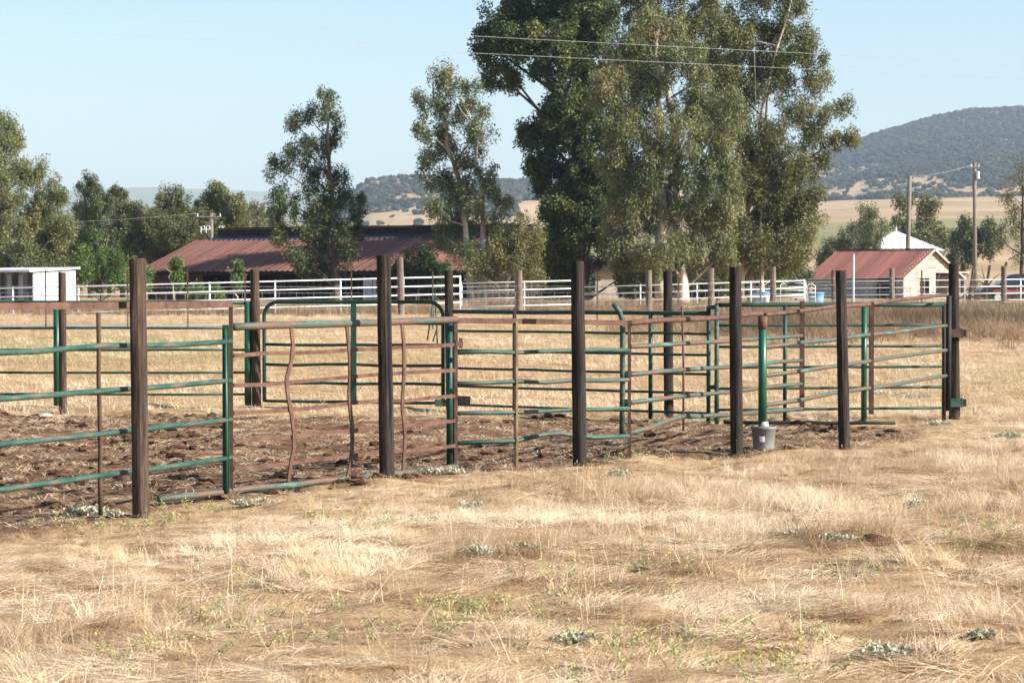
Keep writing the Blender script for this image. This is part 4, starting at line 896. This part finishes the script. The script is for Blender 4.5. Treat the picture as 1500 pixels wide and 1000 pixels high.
for y0, y1, lb in ((14, 99, 'upper pale power line strung in front of the tall trees'), (42, 119, 'lower pale power line strung in front of the tall trees')):
    wire('power_line', sag(PX(-150, y0-8, DA), PX(1950, y1+16, DB), .15), .009, lb)
for px, y in ((-150, 0), (1950, 100)):
    p = PX(px, y, DA); zb = float(gz(p[0], DA)); t = thing('utility_pole', (p[0], DA+.25, zb), 'tall wooden power pole carrying the two pale lines', 'utility pole', 'power poles of the near line')
    MB().tube([(p[0], DA+.25, zb-.5), (p[0], DA+.25, p[2]+.6)], [.18, .13], 10).build('shaft', M['pole_wood'], t, True)
    MB().bar((p[0]-.8, DA+.1, p[2]-.1), (p[0]+.8, DA+.1, p[2]-.1), .1, .12).build('crossarm', M['pole_wood'], t)
wire('service_wire', sag(PX(1332, 259, 235), top2+(0, 0, -.15), .25), .009, 'thin wire between the leaning pole and the utility pole')
wire('service_wire', sag(PX(1332, 259, 235), PX(1180, 300, 240), .4), .008, 'thin wire running from the leaning pole into the trees')
wire('service_wire', sag(top2, PX(1640, 268, 240), .4), .008, 'thin wire running right from the tall utility pole')
wire('service_wire', sag(top3+(-1.2, -.1, -.05), PX(-120, 330, 222), .3), .008, 'thin pale wire running left from the short barn pole')
p = W(1399, 150); tag(MB().tube([(p[0], 150, .5), (p[0]-.05, 150, zpx(372, 150)), (p[0]-.15, 150, zpx(358, 150))], .05, 6).build('pole_stub', M['post_black']), 'thin crooked dark pole showing above the end post', 'pole')

# ------------------------------------------------------------------ trees
def tree(name, label, D, trunk_px, lobes, leaf, bark, base_r=.3, L=.26, wd=.075, per=85, dens=1.0, droop=.9, crad=.62, seed=1, group=None, tb=0.0, bare=0, trunks=1, brown=0.0, depth=1.0, cat='tree'):
    r = np.random.default_rng(seed); s = F/D; bx = (trunk_px-750)/s; zb = float(gz(bx, D)) if D < 290 else float(hz(np.array([bx]), np.array([float(D)]))[0])
    t = thing(name, (bx, D, zb), label, cat, group); lob = []
    for (px, py, rx, ry) in lobes:
        jd = r.uniform(-1, 1)*max(rx, ry)/s*.9*depth; lob.append((np.array(((px-750)/F*D, D+jd, zpx(py, D))), rx/s, ry/s))
    top = max(lob, key=lambda q: q[0][2]); tips = []; mb = MB()
    for k in range(trunks):
        off = (k-(trunks-1)/2)*base_r*3.2
        p0 = np.array((bx+off, D+r.normal()*.3*(trunks > 1), zb-.3)); p3 = top[0]+r.normal(0, .4, 3) if k == 0 else lob[r.integers(len(lob))][0]
        us = np.linspace(0, 1, 12); path = np.array([lerp(p0, p3, u)*(1, 1, 1) for u in us]); horiz = (us**1.8)[:, None]
        path[:, :2] = p0[:2]+(p3[:2]-p0[:2])*horiz+r.normal(0, .12, (12, 2))*us[:, None]
        mb.tube(path, base_r*(1-.85*us)+.015, 8); tips.append(path)
    cen = []; tn = []
    for c, rx, rz_ in lob:
        pth = tips[r.integers(len(tips))]; hd = np.hypot(*(pth[:, :2]-c[:2]).T); zt = c[2]-hd*.75-rz_*.3; k = int(np.argmin(np.abs(pth[:, 2]-zt))); a = pth[k]
        Lb = np.linalg.norm(c-a); rb = min(base_r*.45*(1-.75*k/12), .03*Lb+.02)
        m1 = lerp(a, c, .5)+r.normal(0, .06*Lb, 3); mb.tube([a, m1, c], [rb, rb*.65, rb*.3], 6)
        n = max(6, int(dens*rx*rz_*11.0)); u = r.normal(size=(n, 3)); u /= np.linalg.norm(u, axis=1)[:, None]; q = u*(r.random(n)**.45)[:, None]*(rx, (rx+rz_)/2*depth, rz_)+c
        cen.append(q); tn.append(np.full(n, r.normal(0, .10)))
        for j in range(min(n, 7+bare)): 
            e_ = q[j]; mm = lerp(c, e_, .5)+r.normal(0, .12, 3)+(0, 0, .1); mb.tube([c, mm, e_], [rb*.3+.008, rb*.2+.006, .006], 4, False)
    cen = np.concatenate(cen); tn = np.concatenate(tn)+r.normal(0, .14, len(cen)); cnt = r.poisson(per*1.95, len(cen)); ci = np.repeat(np.arange(len(cen)), cnt); n = len(ci)
    cr = crad*r.uniform(.55, 1.25, len(cen)); dv = r.normal(size=(n, 3)); dv /= np.linalg.norm(dv, axis=1)[:, None]; p = cen[ci]+dv*(r.random(n)**.5*cr[ci])[:, None]*(.95, .95, 1.2); p[:, 2] -= np.abs(r.normal(0, .25, n))*droop*.6
    ax = r.normal(size=(n, 3)); ax[:, 2] = ax[:, 2]*.6-droop
    v, f = leaf_quads(p, L*.8, wd*.94, ax, r); tint = np.clip(.45+tb+tn[ci]+r.normal(0, .13, n)+(r.random(n) < brown)*.5, 0, 1)
    keep = np.repeat(p[:, 2] > zb+.25, 4); v = v.reshape(-1, 4, 3)[p[:, 2] > zb+.25].reshape(-1, 3); tint = tint[p[:, 2] > zb+.25]; f = np.arange(len(v)).reshape(-1, 4)
    mesh_np('crown', v, f, M[leaf], t, {'tint': ('FACE', tint)}); mb.build('trunk', M[bark], t, True); return t
tree('eucalyptus_tree', 'tall grey green eucalyptus behind the small white shed', 172, -4, [(-10, 215, 48, 50), (-40, 270, 60, 60), (15, 195, 22, 30), (5, 260, 45, 50), (45, 255, 30, 32), (55, 300, 40, 40), (85, 285, 18, 26), (15, 330, 55, 45), (70, 345, 38, 40), (-40, 350, 60, 50), (40, 385, 50, 30), (90, 330, 16, 30), (-5, 175, 14, 16)], 'leaf_euc', 'bark_pale', .34, seed=11, brown=.06, tb=.05)
GT = 'trees behind the red roofed barn'
tree('pepper_tree', 'dark slender topped tree left of the red roofed barn', 225, 133, [(132, 275, 15, 22), (128, 310, 24, 28), (150, 300, 22, 26), (120, 345, 24, 30), (145, 350, 34, 32), (140, 385, 34, 25)], 'leaf_dark', 'bark_dark', .25, seed=12, group=GT, L=.3, wd=.1)
tree('willow_tree', 'soft olive tree with pointed tops beside the slender dark tree', 235, 180, [(163, 285, 14, 18), (175, 305, 22, 26), (198, 305, 14, 20), (185, 340, 30, 30), (205, 360, 28, 26), (180, 380, 34, 24)], 'leaf_olive', 'bark_dark', .25, seed=13, group=GT, L=.3, wd=.1, tb=-.08)
tree('orchard_tree', 'brown tinged round tree behind the barn end', 240, 222, [(215, 335, 22, 26), (228, 320, 16, 20), (222, 365, 28, 26), (205, 385, 26, 20)], 'leaf_brown', 'bark_dark', .22, seed=14, group=GT, L=.3, wd=.1, brown=.12)
tree('poplar_tree', 'dark green tree rising left of the barn ridge', 232, 252, [(250, 290, 20, 22), (262, 305, 20, 26), (245, 330, 28, 30), (270, 345, 26, 30), (245, 375, 34, 28), (280, 375, 24, 24)], 'leaf_olive', 'bark_dark', .25, seed=15, group=GT, L=.3, wd=.1, tb=-.16)
tree('broad_tree', 'broad pale green tree behind the barn ridge end', 245, 325, [(300, 300, 20, 20), (325, 288, 26, 22), (345, 295, 16, 22), (310, 325, 30, 28), (345, 325, 26, 30), (325, 355, 44, 30), (325, 385, 45, 22)], 'leaf_olive', 'bark_dark', .28, seed=16, group=GT, L=.3, wd=.1, tb=0)
tree('scrub_tree', 'olive scrub tree beside the dark isolated eucalyptus', 250, 382, [(380, 305, 14, 18), (372, 335, 22, 26), (395, 345, 20, 24), (380, 375, 34, 24)], 'leaf_brown', 'bark_dark', .2, seed=17, group=GT, L=.3, wd=.1, tb=-.05, dens=.8)
for k, (px, pt, lf, lb) in enumerate(((75, 335, 'leaf_olive', 'olive tree rising between shed and slender dark tree'), (105, 330, 'leaf_euc', 'grey green tree just left of the slender dark tree'), (205, 335, 'leaf_dark', 'dark tree filling the belt left of the barn'), (290, 320, 'leaf_dark', 'dark tree behind the short barn pole'), (360, 320, 'leaf_olive', 'olive tree filling the belt behind the barn ridge'), (160, 345, 'leaf_olive', 'low olive tree between slender dark tree and pointed tree'), (235, 345, 'leaf_brown', 'brownish low tree behind the barn roof corner'), (405, 335, 'leaf_olive', 'olive tree behind the left edge of the isolated eucalyptus'))):
    tree('belt_tree', lb, 246+3*k, px, [(px, pt, 18, 20), (px-14, pt+22, 22, 22), (px+14, pt+25, 22, 24), (px, pt+48, 30, 26)], lf, 'bark_dark', .22, seed=180+k, group=GT, L=.3, wd=.1, tb=-.06)
tree('fruit_bush', 'pale green bush beside the brown front post top', 156, 208, [(200, 395, 16, 20), (214, 408, 14, 18), (192, 412, 14, 16)], 'leaf_bright', 'bark_dark', .08, L=.2, wd=.09, per=75, crad=.5, droop=.2, seed=188)
for k, px in enumerate((285, 390, 430)):
    tree('filler_tree', 'dark low tree behind the barn roof', 255+4*k, px, [(px, 350, 26, 26), (px-15, 375, 26, 22), (px+15, 375, 26, 22)], 'leaf_dark', 'bark_dark', .2, seed=170+k, group='low trees behind the barn roof', L=.3, wd=.1)
tree('fruit_bush', 'bright green bushy tree beside the white shed', 150, 148, [(125, 385, 22, 22), (150, 370, 26, 24), (172, 385, 18, 24), (115, 405, 16, 18), (148, 405, 34, 22), (178, 410, 14, 18)], 'leaf_bright', 'bark_dark', .1, L=.2, wd=.09, per=75, crad=.5, droop=.2, seed=18)
tree('eucalyptus_tree', 'dark isolated eucalyptus standing in front of the barn roof', 166, 492, [(478, 142, 16, 16), (450, 165, 24, 18), (480, 170, 18, 22), (432, 178, 12, 10), (440, 210, 26, 20), (470, 215, 22, 26), (490, 200, 10, 22), (428, 235, 22, 18), (405, 245, 15, 16), (460, 255, 26, 24), (490, 255, 20, 20), (410, 285, 18, 26), (430, 300, 16, 20), (475, 290, 38, 28), (512, 290, 20, 26), (405, 320, 14, 22), (455, 325, 28, 22), (495, 325, 34, 24), (525, 315, 11, 40), (470, 355, 40, 20), (510, 355, 22, 20), (440, 375, 22, 22), (475, 385, 40, 20), (410, 345, 10, 12)], 'leaf_dark', 'bark_dark', .26, seed=19, dens=.9, per=75, tb=-.04, crad=.55)
tree('eucalyptus_tree', 'pale stemmed eucalyptus at the right end of the barn', 156, 700, [(648, 108, 16, 14), (665, 125, 26, 22), (625, 150, 20, 18), (690, 150, 26, 30), (650, 165, 28, 26), (620, 185, 13, 20), (700, 195, 24, 28), (655, 210, 32, 26), (625, 235, 16, 26), (690, 240, 30, 28), (650, 265, 32, 26), (725, 260, 18, 24), (695, 285, 34, 28), (640, 300, 20, 26), (735, 300, 16, 26), (670, 325, 34, 28), (715, 335, 34, 28), (690, 365, 34, 22), (650, 345, 18, 16)], 'leaf_euc', 'bark_pale', .24, seed=20, dens=.95, per=80, trunks=2, crad=.55)
tree('olive_shrub', 'yellowish olive drooping shrub tree beside the white fence', 146, 745, [(765, 330, 22, 18), (785, 345, 16, 26), (745, 355, 28, 24), (770, 375, 26, 24), (725, 375, 28, 24), (745, 400, 36, 22), (700, 400, 26, 20), (785, 395, 14, 22)], 'leaf_olive', 'bark_pale', .12, seed=21, per=75, dens=1.0, L=.24, crad=.5, tb=.0, trunks=2, brown=.06)
GE = 'great trees of the central grove'
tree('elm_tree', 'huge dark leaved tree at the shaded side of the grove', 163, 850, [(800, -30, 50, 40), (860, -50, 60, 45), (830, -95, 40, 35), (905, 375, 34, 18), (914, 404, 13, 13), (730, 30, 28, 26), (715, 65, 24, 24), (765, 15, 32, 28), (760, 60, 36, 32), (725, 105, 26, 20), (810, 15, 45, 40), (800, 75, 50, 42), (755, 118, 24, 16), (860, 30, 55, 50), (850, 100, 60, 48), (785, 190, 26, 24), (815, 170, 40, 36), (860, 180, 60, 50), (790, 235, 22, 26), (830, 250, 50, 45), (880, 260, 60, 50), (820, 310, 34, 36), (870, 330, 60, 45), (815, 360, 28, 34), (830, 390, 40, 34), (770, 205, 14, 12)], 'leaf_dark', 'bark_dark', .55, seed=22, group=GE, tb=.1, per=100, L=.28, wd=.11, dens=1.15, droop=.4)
tree('eucalyptus_tree', 'massive pale grey green eucalyptus at the front of the grove', 153, 985, [(960, 45, 45, 34), (925, 80, 45, 36), (1000, 85, 44, 38), (900, 130, 36, 34), (955, 130, 50, 42), (1025, 140, 34, 42), (920, 185, 44, 38), (985, 190, 52, 44), (1045, 200, 28, 40), (905, 240, 40, 38), (960, 250, 52, 44), (1025, 260, 46, 44), (1062, 260, 20, 34), (1068, 300, 22, 34), (1066, 220, 20, 30), (1070, 160, 20, 30), (920, 305, 42, 38), (985, 310, 52, 42), (1045, 320, 38, 38), (905, 355, 36, 34), (960, 365, 46, 34), (1020, 370, 44, 32), (1060, 370, 24, 28), (980, 400, 50, 18)], 'leaf_euc', 'bark_pale', .42, seed=23, group=GE, per=90, dens=.98, trunks=2, tb=.1, brown=.07, droop=1.2)
tree('eucalyptus_tree', 'tall olive topped eucalyptus behind the middle of the grove', 176, 1000, [(890, -10, 50, 30), (960, -20, 60, 36), (1030, 10, 50, 40), (1000, 50, 50, 40), (940, 20, 50, 40), (1060, 60, 36, 40), (1050, 110, 40, 40), (1040, 170, 44, 40), (930, 90, 50, 40), (890, 150, 44, 40)], 'leaf_olive', 'bark_pale', .4, seed=24, group=GE, per=85, tb=-.08, droop=.8, brown=.03)
tree('eucalyptus_tree', 'spreading brown tinged eucalyptus at the sunlit side of the grove', 160, 1100, [(1100, 0, 34, 18), (1145, -8, 36, 16), (1170, 8, 20, 10), (1072, 195, 34, 36), (1082, 265, 34, 36), (1070, 335, 30, 34), (1085, 388, 30, 24), (1110, 225, 36, 30), (1060, 130, 30, 34), (1075, 40, 36, 32), (1120, 45, 40, 26), (1185, 50, 22, 22), (1160, 80, 40, 24), (1085, 90, 44, 36), (1190, 85, 20, 20), (1130, 120, 44, 28), (1195, 125, 28, 22), (1230, 152, 18, 11), (1090, 150, 36, 30), (1165, 160, 38, 22), (1210, 168, 22, 14), (1120, 200, 46, 28), (1180, 200, 42, 24), (1225, 205, 26, 15), (1245, 200, 12, 9), (1200, 228, 24, 14), (1100, 240, 40, 32), (1150, 240, 36, 28), (1115, 285, 42, 32), (1165, 290, 30, 32), (1185, 285, 18, 24), (1130, 315, 44, 34), (1175, 255, 26, 22), (1140, 275, 40, 30), (1110, 360, 40, 30), (1150, 355, 34, 30), (1138, 55, 30, 28), (1135, 90, 34, 28), (1150, 20, 22, 16), (1150, 330, 46, 34), (1188, 330, 22, 22), (1100, 335, 36, 34), (1158, 378, 32, 26), (1130, 375, 34, 26)], 'leaf_olive', 'bark_pale', .2, seed=25, group=GE, per=82, dens=1.0, trunks=3, tb=-.12, brown=.05)
tree('oak_tree', 'dark rounded tree beside the weathered cabin roof', 238, 1262, [(1270, 310, 16, 14), (1275, 330, 24, 20), (1250, 345, 24, 20), (1230, 365, 28, 20), (1285, 350, 14, 18), (1265, 370, 22, 18), (1215, 385, 28, 20), (1245, 390, 20, 14)], 'leaf_euc', 'bark_dark', .18, seed=26, tb=-.05, brown=.1, per=75)
GF = 'far trees on the pasture behind the cabin'
tree('far_oak', 'green tree directly behind the leaning bare pole', 330, 1326, [(1325, 300, 14, 18), (1322, 325, 16, 20), (1330, 350, 20, 20)], 'leaf_olive', 'bark_dark', .3, L=.5, wd=.2, per=70, crad=1.0, dens=.35, seed=27, group=GF, tb=-.1)
tree('far_oak', 'broad pale green tree between the two tall poles', 330, 1362, [(1362, 300, 14, 18), (1358, 325, 22, 22), (1368, 345, 22, 22), (1350, 355, 20, 18)], 'leaf_olive', 'bark_dark', .3, L=.5, wd=.2, per=70, crad=1.0, dens=.35, seed=28, group=GF, tb=-.05)
tree('far_oak', 'dark tree behind the foot of the tall utility pole', 300, 1410, [(1408, 330, 16, 18), (1402, 355, 18, 22), (1422, 350, 18, 22), (1410, 378, 26, 18), (1440, 335, 14, 18), (1445, 360, 18, 22)], 'leaf_dark', 'bark_dark', .3, L=.45, wd=.18, per=70, crad=.9, dens=.4, seed=29, group=GF)
tree('willow_tree', 'sparse half bare grey tree near the parked car', 205, 1496, [(1490, 255, 18, 22), (1475, 285, 16, 22), (1505, 290, 26, 30), (1485, 325, 24, 28), (1515, 340, 26, 34), (1470, 350, 16, 22), (1495, 370, 26, 20), (1530, 300, 26, 40)], 'leaf_brown', 'bark_dark', .2, seed=30, dens=.55, per=45, bare=14, tb=.0, L=.25)
for k, (px, ys_) in enumerate(((258, (388, 400, 413)), (348, (392, 403, 412)))):
    tree('sapling', ('young leafy sapling before the barn roof corner', 'young leafy sapling beside the brown back post and barn eave')[k], 122, px, [(px, y_, 6, 9) for y_ in ys_], 'leaf_bright', 'bark_pale', .04, L=.2, wd=.09, per=60, dens=3.5, crad=.25, droop=.5, seed=40+k, group='saplings in front of the barn')
tree('hedge_shrub', 'dense dark green shrub against the barn', 162, 612, [(590, 395, 20, 20), (615, 385, 26, 20), (638, 400, 20, 20), (605, 415, 34, 18)], 'leaf_hedge', 'bark_dark', .08, L=.2, wd=.1, per=100, crad=.5, dens=1.3, droop=.2, seed=45, cat='shrub')
tree('low_shrub', 'low bright green shrub behind the long white fence', 118, 300, [(285, 428, 12, 9), (305, 425, 14, 10), (318, 432, 10, 8)], 'leaf_bright', 'bark_dark', .03, L=.16, wd=.07, per=70, dens=2.5, crad=.3, droop=.1, seed=46, cat='shrub')
hX = W(895, 186); hb = thing('house', (hX[0], 188, .7), 'cream walled low house glimpsed beneath the central grove', 'house')
MB().box((hX[0], 188, 1.75), (6.2, 4, 2.2)).build('wall', M['siding'], hb); MB().add([(hX[0]-3.5, 185.6, 2.8), (hX[0]+3.5, 185.6, 2.8), (hX[0]+3.5, 188, 3.7), (hX[0]-3.5, 188, 3.7), (hX[0]+3.5, 190.4, 2.8), (hX[0]-3.5, 190.4, 2.8)], [(0, 1, 2, 3), (3, 2, 4, 5)]).build('roof', M['dark_wood'], hb)
for dx in (-1.6, 1.5): MB().box((hX[0]+dx, 185.98, 1.9), (.9, .06, .9)).build('window', M['glass_dark'], hb)

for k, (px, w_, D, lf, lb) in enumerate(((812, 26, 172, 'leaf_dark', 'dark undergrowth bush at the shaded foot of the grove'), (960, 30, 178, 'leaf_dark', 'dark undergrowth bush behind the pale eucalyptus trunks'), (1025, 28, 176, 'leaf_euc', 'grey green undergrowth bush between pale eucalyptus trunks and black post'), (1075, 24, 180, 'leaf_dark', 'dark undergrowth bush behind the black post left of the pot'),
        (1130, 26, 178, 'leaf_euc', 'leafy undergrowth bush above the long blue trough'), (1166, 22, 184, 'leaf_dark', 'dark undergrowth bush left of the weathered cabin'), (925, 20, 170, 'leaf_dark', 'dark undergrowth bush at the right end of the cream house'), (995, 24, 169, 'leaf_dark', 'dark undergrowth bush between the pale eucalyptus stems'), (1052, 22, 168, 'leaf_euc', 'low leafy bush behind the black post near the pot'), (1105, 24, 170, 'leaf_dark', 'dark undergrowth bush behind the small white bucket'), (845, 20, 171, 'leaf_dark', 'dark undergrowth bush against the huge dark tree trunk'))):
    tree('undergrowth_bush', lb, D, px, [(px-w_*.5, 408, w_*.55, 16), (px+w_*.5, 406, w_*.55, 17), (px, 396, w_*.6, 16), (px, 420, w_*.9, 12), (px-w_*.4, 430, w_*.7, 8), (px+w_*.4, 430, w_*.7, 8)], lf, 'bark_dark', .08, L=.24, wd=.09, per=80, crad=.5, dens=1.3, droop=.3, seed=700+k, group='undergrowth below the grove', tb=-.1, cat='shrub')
# ------------------------------------------------------------------ haze
n = N('haze_air'); n.t.nodes.remove(n.b); pv = n.n('ShaderNodeVolumePrincipled'); pv.inputs['Color'].default_value = (.64, .80, 1.0, 1); pv.inputs['Density'].default_value = 1.05e-4; pv.inputs['Anisotropy'].default_value = .1
n.l(pv.outputs[0], n.out.inputs['Volume'])
zlo = min(float(hzz.min()), -1)-1; zhi = float(hzz.max())+15
tag(MB().box((0, 0, (zlo+zhi)/2), (21400, 21400, zhi-zlo)).build('haze', n.m), 'thin blue haze over the whole valley', None, None, 'stuff')
